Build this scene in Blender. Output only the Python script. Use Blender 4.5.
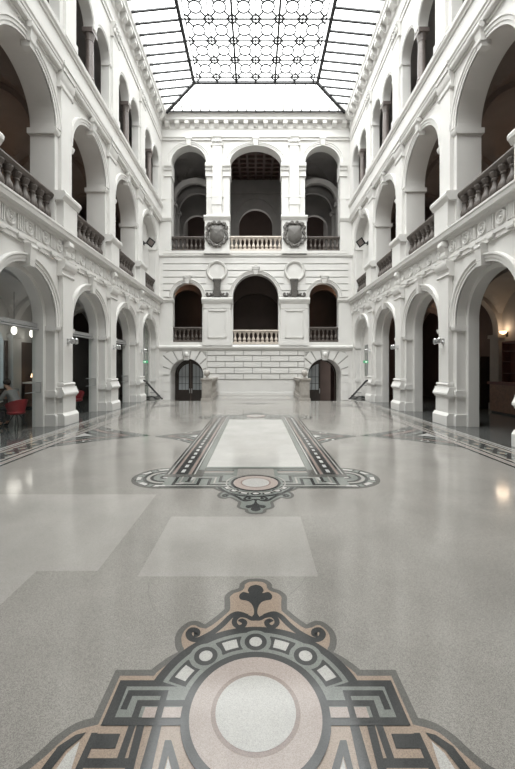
import bpy, bmesh, math, random
from mathutils import Vector, Matrix
from mathutils.geometry import tessellate_polygon
random.seed(7)
PI = math.pi
S = bpy.context.scene
COL = S.collection
for o in list(bpy.data.objects):
    bpy.data.objects.remove(o)

# ------------------------------------------------------------------ camera, sky, exposure
EYE = 1.75
cam_d = bpy.data.cameras.new('camera')
cam_d.sensor_fit = 'VERTICAL'
cam_d.sensor_height = 36.0
cam_d.lens = 17.0
cam_d.shift_x = 1.8 / 769
cam_d.shift_y = -18.5 / 769
cam_d.clip_start = 0.05
cam = bpy.data.objects.new('camera', cam_d)
cam.location = (0, 0, EYE)
cam.rotation_euler = (PI / 2, 0, 0)
COL.objects.link(cam)
S.camera = cam

S.view_settings.view_transform = 'Standard'
S.view_settings.look = 'None'
S.view_settings.gamma = 1.0
S.view_settings.use_curve_mapping = False
S.view_settings.exposure = 0.67

SKY = 11.0
w = bpy.data.worlds.new('overcast_sky')
S.world = w
w.use_nodes = True
wn = w.node_tree
wn.nodes.clear()
wo = wn.nodes.new('ShaderNodeOutputWorld')
wb = wn.nodes.new('ShaderNodeBackground')
wt = wn.nodes.new('ShaderNodeTexCoord')
wd_ = wn.nodes.new('ShaderNodeVectorMath')          # overcast sky, brighter on one side
wd_.operation = 'DOT_PRODUCT'
wd_.inputs[1].default_value = (-0.34, -0.40, 0.0)
wr = wn.nodes.new('ShaderNodeMath')
wr.operation = 'MULTIPLY_ADD'
wr.inputs[1].default_value = SKY
wr.inputs[2].default_value = SKY
wn.links.new(wt.outputs['Generated'], wd_.inputs[0])
wn.links.new(wd_.outputs['Value'], wr.inputs[0])
wb.inputs['Color'].default_value = (1.0, 0.982, 0.953, 1)
sz = wn.nodes.new('ShaderNodeSeparateXYZ')
wn.links.new(wt.outputs['Generated'], sz.inputs[0])
zp = wn.nodes.new('ShaderNodeMath')                   # overcast: brightest at the zenith
zp.operation = 'POWER'
zp.inputs[1].default_value = 2.0
zc_ = wn.nodes.new('ShaderNodeMath')
zc_.operation = 'MAXIMUM'
zc_.inputs[1].default_value = 0.0
wn.links.new(sz.outputs['Z'], zc_.inputs[0])
wn.links.new(zc_.outputs[0], zp.inputs[0])
zm = wn.nodes.new('ShaderNodeMath')
zm.operation = 'MULTIPLY_ADD'
zm.inputs[1].default_value = 0.85
zm.inputs[2].default_value = 0.15
wn.links.new(zp.outputs[0], zm.inputs[0])
wf = wn.nodes.new('ShaderNodeMath')
wf.operation = 'MULTIPLY'
wn.links.new(wr.outputs[0], wf.inputs[0])
wn.links.new(zm.outputs[0], wf.inputs[1])
wn.links.new(wf.outputs[0], wb.inputs['Strength'])
wn.links.new(wb.outputs[0], wo.inputs['Surface'])

# the opening of the skylight, as a light portal
pl = bpy.data.lights.new('skylight_portal', 'AREA')
pl.shape = 'RECTANGLE'
pl.size = 10.4
pl.size_y = 18.4
pl.cycles.is_portal = True
po = bpy.data.objects.new('skylight_portal', pl)
po.location = (0, 12.25, 17.12)
COL.objects.link(po)

# ------------------------------------------------------------------ materials
def new_mat(name):
    m = bpy.data.materials.new(name)
    m.use_nodes = True
    return m, m.node_tree, m.node_tree.nodes['Principled BSDF']

def plain(name, col, rough=0.6, metal=0.0, var=0.06, scale=6.0, bump=0.0, bscale=40.0, spec=0.5, emit=None, es=0.0):
    m, nt, b = new_mat(name)
    tc = nt.nodes.new('ShaderNodeTexCoord')
    n = nt.nodes.new('ShaderNodeTexNoise')
    n.inputs['Scale'].default_value = scale
    n.inputs['Detail'].default_value = 5
    nt.links.new(tc.outputs['Object'], n.inputs['Vector'])
    r = nt.nodes.new('ShaderNodeValToRGB')
    r.color_ramp.elements[0].position = 0.3
    r.color_ramp.elements[1].position = 0.7
    r.color_ramp.elements[0].color = tuple(c * (1 - var) for c in col) + (1,)
    r.color_ramp.elements[1].color = tuple(min(1, c * (1 + var)) for c in col) + (1,)
    nt.links.new(n.outputs['Fac'], r.inputs[0])
    nt.links.new(r.outputs[0], b.inputs['Base Color'])
    b.inputs['Roughness'].default_value = rough
    b.inputs['Metallic'].default_value = metal
    b.inputs['Specular IOR Level'].default_value = spec
    if bump:
        n2 = nt.nodes.new('ShaderNodeTexNoise')
        n2.inputs['Scale'].default_value = bscale
        nt.links.new(tc.outputs['Object'], n2.inputs['Vector'])
        bp = nt.nodes.new('ShaderNodeBump')
        bp.inputs['Strength'].default_value = bump
        bp.inputs['Distance'].default_value = 0.01
        nt.links.new(n2.outputs['Fac'], bp.inputs['Height'])
        nt.links.new(bp.outputs[0], b.inputs['Normal'])
    if emit:
        b.inputs['Emission Color'].default_value = emit + (1,)
        b.inputs['Emission Strength'].default_value = es
    return m

def terrazzo(name, col, amp=0.22, rough=0.10, spec=0.46, sc=330.0):
    m, nt, b = new_mat(name)
    tc = nt.nodes.new('ShaderNodeTexCoord')
    v = nt.nodes.new('ShaderNodeTexVoronoi')
    v.inputs['Scale'].default_value = sc
    nt.links.new(tc.outputs['Object'], v.inputs['Vector'])
    hs = nt.nodes.new('ShaderNodeSeparateColor')
    nt.links.new(v.outputs['Color'], hs.inputs[0])
    r = nt.nodes.new('ShaderNodeValToRGB')
    e = r.color_ramp.elements
    e[0].position = 0.05
    e[0].color = tuple(c * (1 - 2.0 * amp) for c in col) + (1,)
    e[1].position = 0.95
    e[1].color = tuple(min(1, c * (1 + 1.6 * amp)) for c in col) + (1,)
    x = r.color_ramp.elements.new(0.5)
    x.color = col + (1,)
    nt.links.new(hs.outputs[0], r.inputs[0])
    n = nt.nodes.new('ShaderNodeTexNoise')
    n.inputs['Scale'].default_value = 1.3
    n.inputs['Detail'].default_value = 6
    nt.links.new(tc.outputs['Object'], n.inputs['Vector'])
    mr = nt.nodes.new('ShaderNodeMapRange')
    mr.inputs['From Min'].default_value = 0.3
    mr.inputs['From Max'].default_value = 0.7
    mr.inputs['To Min'].default_value = 0.90
    mr.inputs['To Max'].default_value = 1.08
    nt.links.new(n.outputs['Fac'], mr.inputs[0])
    mx = nt.nodes.new('ShaderNodeMix')
    mx.data_type = 'RGBA'
    mx.blend_type = 'MULTIPLY'
    mx.inputs['Factor'].default_value = 1
    nt.links.new(r.outputs[0], mx.inputs['A'])
    nt.links.new(mr.outputs[0], mx.inputs['B'])
    nt.links.new(mx.outputs['Result'], b.inputs['Base Color'])
    r2 = nt.nodes.new('ShaderNodeMapRange')
    r2.inputs['To Min'].default_value = rough * 0.8
    r2.inputs['To Max'].default_value = rough * 1.3
    nt.links.new(n.outputs['Fac'], r2.inputs[0])
    nt.links.new(r2.outputs[0], b.inputs['Roughness'])
    b.inputs['Specular IOR Level'].default_value = spec
    return m

def glass(name, tint=(0.93, 0.96, 0.97), gloss=0.08):
    m = bpy.data.materials.new(name)
    m.use_nodes = True
    nt = m.node_tree
    nt.nodes.clear()
    out = nt.nodes.new('ShaderNodeOutputMaterial')
    t = nt.nodes.new('ShaderNodeBsdfTransparent')
    t.inputs['Color'].default_value = tint + (1,)
    g = nt.nodes.new('ShaderNodeBsdfGlossy')
    g.inputs['Roughness'].default_value = 0.03
    lw = nt.nodes.new('ShaderNodeLayerWeight')
    lw.inputs['Blend'].default_value = 0.25
    ml = nt.nodes.new('ShaderNodeMath')
    ml.operation = 'MULTIPLY'
    ml.inputs[1].default_value = gloss * 5
    nt.links.new(lw.outputs['Fresnel'], ml.inputs[0])
    mx = nt.nodes.new('ShaderNodeMixShader')
    nt.links.new(ml.outputs[0], mx.inputs[0])
    nt.links.new(t.outputs[0], mx.inputs[1])
    nt.links.new(g.outputs[0], mx.inputs[2])
    nt.links.new(mx.outputs[0], out.inputs['Surface'])
    return m

M = {}
M['white'] = plain('white_plaster', (0.64, 0.627, 0.605), 0.65, var=0.025, scale=1.6, bump=0.04, bscale=30)
M['joint_shade'] = plain('grey_joint_dirt_shade', (0.40, 0.39, 0.37), 0.9, var=0.1)  # dirty joint backing, coloured dark to strengthen the shading of the grooves
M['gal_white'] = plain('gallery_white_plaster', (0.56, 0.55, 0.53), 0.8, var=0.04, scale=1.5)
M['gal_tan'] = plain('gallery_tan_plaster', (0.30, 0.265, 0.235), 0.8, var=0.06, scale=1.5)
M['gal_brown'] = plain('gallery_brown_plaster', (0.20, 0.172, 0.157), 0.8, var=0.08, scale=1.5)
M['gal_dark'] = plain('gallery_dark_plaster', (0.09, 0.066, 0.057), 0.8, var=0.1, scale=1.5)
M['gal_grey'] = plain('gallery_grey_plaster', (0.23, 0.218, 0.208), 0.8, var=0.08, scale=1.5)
M['gal_floor'] = plain('gallery_floor', (0.10, 0.095, 0.09), 0.25, var=0.15, scale=3)
M['step'] = plain('stair_stone', (0.42, 0.41, 0.39), 0.4, var=0.08)
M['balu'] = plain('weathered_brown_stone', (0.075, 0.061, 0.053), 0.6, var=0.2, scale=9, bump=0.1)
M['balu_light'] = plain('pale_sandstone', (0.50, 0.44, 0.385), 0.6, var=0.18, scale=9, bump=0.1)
M['column'] = plain('polished_brown_granite', (0.15, 0.125, 0.115), 0.3, var=0.22, scale=25)
M['shield'] = plain('dark_bronze_stone', (0.095, 0.088, 0.080), 0.5, var=0.25, scale=12, bump=0.2, bscale=25)
M['stairstone'] = plain('warm_grey_stone', (0.36, 0.335, 0.305), 0.55, var=0.12, scale=8, bump=0.1)
M['iron'] = plain('black_iron', (0.018, 0.018, 0.020), 0.45, metal=0.3, var=0.1)
M['steel'] = plain('brushed_steel', (0.50, 0.50, 0.50), 0.32, metal=0.9, var=0.05)
M['greymetal'] = plain('grey_painted_metal', (0.32, 0.32, 0.32), 0.4, metal=0.3, var=0.05)
M['door'] = plain('dark_stained_wood', (0.030, 0.022, 0.018), 0.4, var=0.25, scale=14)
M['darkred'] = plain('dark_red_wood', (0.022, 0.010, 0.009), 0.7, var=0.2, scale=14, spec=0.2)
M['redwood'] = plain('red_brown_wood', (0.10, 0.035, 0.025), 0.45, var=0.25, scale=14)
M['counterwood'] = plain('brown_counter_wood', (0.16, 0.085, 0.055), 0.4, var=0.25, scale=10)
M['doorglass'] = plain('frosted_pale_glass', (0.42, 0.45, 0.47), 0.15, var=0.06, scale=3)
M['glass'] = glass('clear_glass', (0.95, 0.965, 0.96), 0.005)
M['skyglass'] = glass('skylight_glass', (0.93, 0.97, 0.985), 0.03)
M['etched'] = plain('mottled_green_glass', (0.20, 0.215, 0.19), 0.25, var=0.55, scale=9)
M['red'] = plain('red_leather', (0.33, 0.022, 0.028), 0.45, var=0.1)
M['tabletop'] = plain('white_laminate', (0.78, 0.77, 0.75), 0.3, var=0.02)
M['blackmetal'] = plain('black_metal', (0.02, 0.02, 0.02), 0.35, metal=0.4, var=0.05)
M['skin'] = plain('skin', (0.52, 0.31, 0.22), 0.55, var=0.05)
M['hair'] = plain('dark_hair', (0.035, 0.022, 0.016), 0.6, var=0.3, scale=40)
M['greycloth'] = plain('grey_wool', (0.27, 0.265, 0.26), 0.9, var=0.12, scale=30)
M['browncloth'] = plain('maroon_wool', (0.17, 0.07, 0.055), 0.9, var=0.12, scale=30)
M['darkcloth'] = plain('dark_trousers', (0.03, 0.03, 0.036), 0.9, var=0.12, scale=30)
M['shoe'] = plain('black_shoe_leather', (0.015, 0.014, 0.013), 0.4)
M['lampglow'] = plain('lit_white_glass', (0.9, 0.88, 0.82), 0.4, emit=(1.0, 0.95, 0.86), es=1.6)
M['warmglow'] = plain('lit_warm_glass', (0.9, 0.8, 0.6), 0.4, emit=(1.0, 0.66, 0.36), es=2.0)
M['exit'] = plain('lit_green_sign', (0.02, 0.22, 0.09), 0.4, emit=(0.03, 0.35, 0.14), es=0.45)
M['exitwhite'] = plain('lit_white_pictogram', (0.8, 0.85, 0.8), 0.4, emit=(0.8, 0.9, 0.8), es=0.5)
M['coffer'] = plain('dark_red_coffer', (0.075, 0.026, 0.022), 0.6, var=0.2)
M['cofferbeam'] = plain('dark_brown_beam', (0.06, 0.038, 0.03), 0.6, var=0.2)
M['winglow'] = plain('blue_daylit_glass', (0.45, 0.55, 0.6), 0.2, emit=(0.52, 0.66, 0.74), es=0.8)
M['bottle'] = plain('green_bottle_glass', (0.05, 0.12, 0.06), 0.1, spec=0.8)
M['amber'] = plain('amber_bottle_glass', (0.30, 0.12, 0.03), 0.1, spec=0.8)
# floor
F_BASE, F_LIGHT, F_OUT, F_DARK, F_TAN, F_GREEN, F_PINK, F_WHITE, F_BROWN, F_EDGE, F_CRACK = range(11)
FM = [
    terrazzo('terrazzo_grey', (0.262, 0.248, 0.229), 0.16),
    terrazzo('terrazzo_light', (0.318, 0.303, 0.282), 0.09),
    terrazzo('terrazzo_outline', (0.12, 0.116, 0.108), 0.12),
    terrazzo('terrazzo_dark', (0.045, 0.046, 0.046), 0.12),
    terrazzo('terrazzo_tan', (0.305, 0.238, 0.188), 0.12),
    terrazzo('terrazzo_greygreen', (0.19, 0.20, 0.185), 0.11),
    terrazzo('terrazzo_pink', (0.37, 0.312, 0.284), 0.10),
    terrazzo('terrazzo_white', (0.43, 0.418, 0.398), 0.10),
    terrazzo('terrazzo_brown', (0.25, 0.195, 0.175), 0.10),
    terrazzo('marble_dark_green', (0.072, 0.073, 0.070), 0.2),
    terrazzo('terrazzo_crack', (0.20, 0.19, 0.175), 0.1),
]

# ------------------------------------------------------------------ mesh helpers
def side_map(sg, plane=5.85):
    return lambda s, d, z: (sg * (plane + d), s, z)
YB = 22.0
def back_map(s, d, z):
    return (s, YB + d, z)
def ident(a, b, c):
    return (a, b, c)

class MB:
    def __init__(self, mp=ident):
        self.v = []; self.f = []; self.mi = []; self.mp = mp; self.cur = 0
    def P(self, s, d, z):
        self.v.append(self.mp(s, d, z)); return len(self.v) - 1
    def F(self, idx):
        self.f.append(tuple(idx)); self.mi.append(self.cur)
    def poly(self, pts):
        self.F([self.P(*p) for p in pts])
    def quad(self, a, b, c, d):
        self.poly((a, b, c, d))
    def box(self, s0, s1, d0, d1, z0, z1):
        p = [self.P(s, d, z) for z in (z0, z1) for (s, d) in ((s0, d0), (s1, d0), (s1, d1), (s0, d1))]
        for q in ((0, 3, 2, 1), (4, 5, 6, 7), (0, 1, 5, 4), (1, 2, 6, 5), (2, 3, 7, 6), (3, 0, 4, 7)):
            self.F([p[i] for i in q])
    def hexa(self, bot, top):
        n = len(bot)
        b = [self.P(*p) for p in bot]; t = [self.P(*p) for p in top]
        self.F(b[::-1]); self.F(t)
        for i in range(n):
            j = (i + 1) % n
            self.F((b[i], b[j], t[j], t[i]))
    def extr(self, prof, s0, s1, axis='s'):
        """closed profile of (d, z) pulled along s"""
        a = [self.P(s0, d, z) for d, z in prof]; b = [self.P(s1, d, z) for d, z in prof]
        n = len(prof)
        self.F(a[::-1]); self.F(b)
        for i in range(n):
            j = (i + 1) % n
            self.F((a[i], a[j], b[j], b[i]))
    def sweep_arch(self, sc, zs, prof, ratio=1.0, n=28, a0=0.0, a1=PI, foot=None):
        """profile of (radius, d) swept over an arch; foot = z to which it runs straight down"""
        secs = []
        def sec(ca, sa, base):
            return [self.P(sc + r * ca, d, base + r * sa * ratio) for r, d in prof]
        if foot is not None:
            secs.append([self.P(sc + r, d, foot) for r, d in prof])
        for i in range(n + 1):
            t = a0 + (a1 - a0) * i / n
            secs.append(sec(math.cos(t), math.sin(t), zs))
        if foot is not None:
            secs.append([self.P(sc - r, d, foot) for r, d in prof])
        m = len(prof)
        for k in range(len(secs) - 1):
            for i in range(m):
                j = (i + 1) % m
                self.F((secs[k][i], secs[k][j], secs[k + 1][j], secs[k + 1][i]))
        self.F(secs[0]); self.F(secs[-1][::-1])
    def lathe(self, c, prof, n=12, ax='z'):
        rings = []
        for r, h in prof:
            ring = []
            for i in range(n):
                t = 2 * PI * i / n
                if ax == 'z':
                    ring.append(self.P(c[0] + r * math.cos(t), c[1] + r * math.sin(t), c[2] + h))
                elif ax == 'd':
                    ring.append(self.P(c[0] + r * math.cos(t), c[1] + h, c[2] + r * math.sin(t)))
                else:
                    ring.append(self.P(c[0] + h, c[1] + r * math.cos(t), c[2] + r * math.sin(t)))
            rings.append(ring)
        for a, b in zip(rings, rings[1:]):
            for i in range(n):
                j = (i + 1) % n
                self.F((a[i], a[j], b[j], b[i]))
        self.F(rings[0][::-1]); self.F(rings[-1])
    def tube(self, pts, r, n=6, r1=None):
        pts = [Vector(p) for p in pts]
        rings = []
        up = Vector((0.123, 0.31, 0.94)).normalized()
        for i, p in enumerate(pts):
            t = (pts[min(i + 1, len(pts) - 1)] - pts[max(i - 1, 0)]).normalized()
            u = t.cross(up)
            if u.length < 1e-3: u = t.cross(Vector((1, 0, 0)))
            u.normalize(); v = t.cross(u)
            rr = r if r1 is None else r + (r1 - r) * i / max(1, len(pts) - 1)
            rings.append([self.P(*(p + u * rr * math.cos(2 * PI * k / n) + v * rr * math.sin(2 * PI * k / n))) for k in range(n)])
        for a, b in zip(rings, rings[1:]):
            for i in range(n):
                j = (i + 1) % n
                self.F((a[i], a[j], b[j], b[i]))
        self.F(rings[0][::-1]); self.F(rings[-1])
    def ball(self, c, r, n=10, m=7, sc=(1, 1, 1)):
        prof = []
        rings = []
        for k in range(m + 1):
            t = PI * k / m
            rr = max(1e-4, math.sin(t)); h = -math.cos(t)
            rings.append([self.P(c[0] + r * sc[0] * rr * math.cos(2 * PI * i / n), c[1] + r * sc[1] * rr * math.sin(2 * PI * i / n), c[2] + r * sc[2] * h) for i in range(n)])
        for a, b in zip(rings, rings[1:]):
            for i in range(n):
                j = (i + 1) % n
                self.F((a[i], a[j], b[j], b[i]))
    def ring(self, c, R, r, n=20, m=6, ax='z'):
        rings = []
        for i in range(n):
            t = 2 * PI * i / n
            row = []
            for k in range(m):
                q = 2 * PI * k / m
                rr = R + r * math.cos(q); h = r * math.sin(q)
                a, b = rr * math.cos(t), rr * math.sin(t)
                row.append(self.P(c[0] + a, c[1] + b, c[2] + h) if ax == 'z' else
                           (self.P(c[0] + a, c[1] + h, c[2] + b) if ax == 'd' else self.P(c[0] + h, c[1] + a, c[2] + b)))
            rings.append(row)
        for i in range(n):
            a, b = rings[i], rings[(i + 1) % n]
            for k in range(m):
                l = (k + 1) % m
                self.F((a[k], a[l], b[l], b[k]))
    def panel(self, s0, s1, z0, z1, d0, d1, ops, n=40):
        """wall slab from d0 to d1 with arched openings (sc, half, zb, zs, rise), all closed by real reveals"""
        ops = sorted(ops)
        cuts = [s0] + [(ops[i][0] + ops[i][1] + ops[i + 1][0] - ops[i + 1][1]) / 2 for i in range(len(ops) - 1)] + [s1]
        if not ops:
            self.box(s0, s1, d0, d1, z0, z1); return
        for k, (sc, a, zb, zs, rise) in enumerate(ops):
            l, r = cuts[k], cuts[k + 1]
            arc = [(sc + a * math.cos(PI - PI * i / n), zs + rise * math.sin(PI * i / n)) for i in range(n + 1)]
            for d in (d0, d1):
                if zb > z0 + 1e-6:
                    self.quad((l, d, z0), (r, d, z0), (r, d, zb), (l, d, zb))
                if sc - a > l + 1e-6:
                    self.quad((l, d, zb), (sc - a, d, zb), (sc - a, d, zs), (l, d, zs))
                    self.quad((l, d, zs), (sc - a, d, zs), (sc - a, d, z1), (l, d, z1))
                if r > sc + a + 1e-6:
                    self.quad((sc + a, d, zb), (r, d, zb), (r, d, zs), (sc + a, d, zs))
                    self.quad((sc + a, d, zs), (r, d, zs), (r, d, z1), (sc + a, d, z1))
                for i in range(n):
                    p, q = arc[i], arc[i + 1]
                    self.quad((p[0], d, p[1]), (q[0], d, q[1]), (q[0], d, z1), (p[0], d, z1))
            self.quad((sc - a, d0, zb), (sc - a, d1, zb), (sc - a, d1, zs), (sc - a, d0, zs))
            self.quad((sc + a, d0, zb), (sc + a, d1, zb), (sc + a, d1, zs), (sc + a, d0, zs))
            for i in range(n):
                p, q = arc[i], arc[i + 1]
                self.quad((p[0], d0, p[1]), (q[0], d0, q[1]), (q[0], d1, q[1]), (p[0], d1, p[1]))
            if zb > z0 + 1e-6:
                self.quad((sc - a, d0, zb), (sc + a, d0, zb), (sc + a, d1, zb), (sc - a, d1, zb))
        self.quad((s0, d0, z1), (s1, d0, z1), (s1, d1, z1), (s0, d1, z1))
        self.quad((s0, d0, z0), (s0, d1, z0), (s0, d1, z1), (s0, d0, z1))
        self.quad((s1, d0, z0), (s1, d1, z0), (s1, d1, z1), (s1, d0, z1))
    def build(self, name, mats, parent=None, bevel=0.0, smooth=True, origin=None):
        me = bpy.data.meshes.new(name)
        vs = self.v
        if origin is not None:
            vs = [(x - origin[0], y - origin[1], z - origin[2]) for x, y, z in vs]
        me.from_pydata(vs, [], self.f)
        if not isinstance(mats, (list, tuple)): mats = [mats]
        for m in mats: me.materials.append(m)
        for p, i in zip(me.polygons, self.mi): p.material_index = i
        bm = bmesh.new(); bm.from_mesh(me)
        bmesh.ops.remove_doubles(bm, verts=bm.verts, dist=1e-5)
        bmesh.ops.recalc_face_normals(bm, faces=bm.faces)
        bm.to_mesh(me); bm.free()
        if smooth:
            for p in me.polygons: p.use_smooth = True
            me.set_sharp_from_angle(angle=math.radians(22))
        o = bpy.data.objects.new(name, me)
        COL.objects.link(o)
        if origin is not None: o.location = origin
        if parent is not None: o.parent = parent
        if bevel:
            bv = o.modifiers.new('bevel', 'BEVEL'); bv.width = bevel; bv.segments = 2; bv.limit_method = 'ANGLE'
        return o

def tag(o, label=None, cat=None, group=None, kind=None):
    if label: o['label'] = label
    if cat: o['category'] = cat
    if group: o['group'] = group
    if kind: o['kind'] = kind
    return o

def thing(name, loc, label, cat, group=None, rz=0.0):
    o = bpy.data.objects.new(name, None)
    o.empty_display_size = 0.2
    o.location = loc; o.rotation_euler = (0, 0, rz)
    COL.objects.link(o)
    return tag(o, label, cat, group)

def structure(o, label, cat):
    return tag(o, label, cat, kind='structure')

def dup(root, loc, rz, label, group=None):
    r = root.copy(); COL.objects.link(r)
    r.location = loc; r.rotation_euler = (0, 0, rz)
    r['label'] = label
    if group: r['group'] = group
    for ch in [c for c in bpy.data.objects if c.parent == root]:
        c = ch.copy(); COL.objects.link(c); c.parent = r
        for g in [x for x in bpy.data.objects if x.parent == ch]:
            q = g.copy(); COL.objects.link(q); q.parent = c
    return r

def smooth_pts(pts, closed=False, k=6):
    n = len(pts); out = []
    rng = range(n if closed else n - 1)
    for i in rng:
        if closed:
            p0, p1, p2, p3 = pts[(i - 1) % n], pts[i], pts[(i + 1) % n], pts[(i + 2) % n]
        else:
            p0, p1, p2, p3 = pts[max(i - 1, 0)], pts[i], pts[i + 1], pts[min(i + 2, n - 1)]
        for j in range(k):
            t = j / k
            out.append(tuple(0.5 * (2 * p1[c] + (p2[c] - p0[c]) * t + (2 * p0[c] - 5 * p1[c] + 4 * p2[c] - p3[c]) * t * t + (3 * p1[c] - p0[c] - 3 * p2[c] + p3[c]) * t ** 3) for c in range(len(p1))))
    if not closed: out.append(tuple(pts[-1]))
    return out

# ------------------------------------------------------------------ the floor, with all inlays as thin set-in pieces of one mesh
XI = 5.85
fl = MB()
def slab(x0, x1, y0, y1, z0, z1, mi):
    fl.cur = mi; fl.box(x0, x1, y0, y1, z0, z1)
SW = 18.2            # front edge of the stairwells
slab(-5.40, 5.40, -3.1, SW, -0.25, 0, F_BASE)
slab(-2.62, 2.62, SW, YB, -0.25, 0, F_BASE)
for sg in (-1, 1):
    a, b = sorted((sg * 5.40, sg * 10.2))
    slab(a, b, -3.1, SW, -0.25, 0, F_EDGE)
    a, b = sorted((sg * 5.78, sg * 10.2))
    slab(a, b, SW, YB, -0.25, 0, F_EDGE)
LZ = 0.0005
CNT = [0]
def lift(lvl):
    CNT[0] = (CNT[0] + 1) % 40
    return LZ * lvl + 1e-5 * CNT[0]
def lay(pts, mi, lvl):
    """flat inlay polygon, set at layer lvl"""
    fl.cur = mi
    vs = [Vector((p[0], p[1], 0)) for p in pts]
    zl = lift(lvl)
    idx = [fl.P(p[0], p[1], zl) for p in pts]
    for t in tessellate_polygon([vs]):
        fl.F([idx[i] for i in t])
def rect(x0, x1, y0, y1, mi, lvl):
    lay([(x0, y0), (x1, y0), (x1, y1), (x0, y1)], mi, lvl)
def disc(cx, cy, r, mi, lvl, n=48):
    lay([(cx + r * math.cos(2 * PI * i / n), cy + r * math.sin(2 * PI * i / n)) for i in range(n)], mi, lvl)
def stroke(pts, wd, mi, lvl, closed=False):
    fl.cur = mi
    n = len(pts); L = []; R = []
    P = [Vector(p) for p in pts]
    for i in range(n):
        if closed:
            a, b, c = P[(i - 1) % n], P[i], P[(i + 1) % n]
        else:
            a, b, c = P[max(i - 1, 0)], P[i], P[min(i + 1, n - 1)]
        t1 = (b - a); t2 = (c - b)
        if t1.length < 1e-9: t1 = t2
        if t2.length < 1e-9: t2 = t1
        t1 = t1.normalized(); t2 = t2.normalized()
        n1 = Vector((-t1.y, t1.x)); n2 = Vector((-t2.y, t2.x))
        m = n1 + n2
        if m.length < 1e-6: m = n1.copy()
        m.normalize()
        k = min(2.0, 1.0 / max(0.3, m.dot(n1)))
        L.append(b + m * (wd / 2 * k)); R.append(b - m * (wd / 2 * k))
    zl = lift(lvl)
    li = [fl.P(p.x, p.y, zl) for p in L]; ri = [fl.P(p.x, p.y, zl) for p in R]
    for i in range(n if closed else n - 1):
        j = (i + 1) % n
        fl.F((ri[i], ri[j], li[j], li[i]))
def arc_pts(cx, cy, r, a0, a1, n=24):
    """angle measured from +v axis, clockwise towards +u"""
    return [(cx + r * math.sin(math.radians(a0 + (a1 - a0) * i / n)), cy + r * math.cos(math.radians(a0 + (a1 - a0) * i / n))) for i in range(n + 1)]
def sector(T, r0, r1, a0, a1, mi, lvl, n=20):
    o = arc_pts(0, 0, r1, a0, a1, n) + arc_pts(0, 0, r0, a1, a0, n)
    lay([T(*p) for p in o], mi, lvl)

# pale slabs in the terrazzo
rect(-0.98, 0.52, 3.02, 4.22, F_LIGHT, 1)
rect(-4.35, -1.87, 2.2, 3.1, F_LIGHT, 1)
rect(-4.35, -1.35, 3.1, 4.95, F_LIGHT, 1)
stroke([(-0.86, 2.93), (-0.83, 2.80), (-0.74, 2.62), (-0.62, 2.50), (-0.53, 2.44)], 0.004, F_CRACK, 2)
stroke([(0.26, 2.78), (0.36, 2.90), (0.42, 3.02)], 0.004, F_CRACK, 2)

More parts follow.
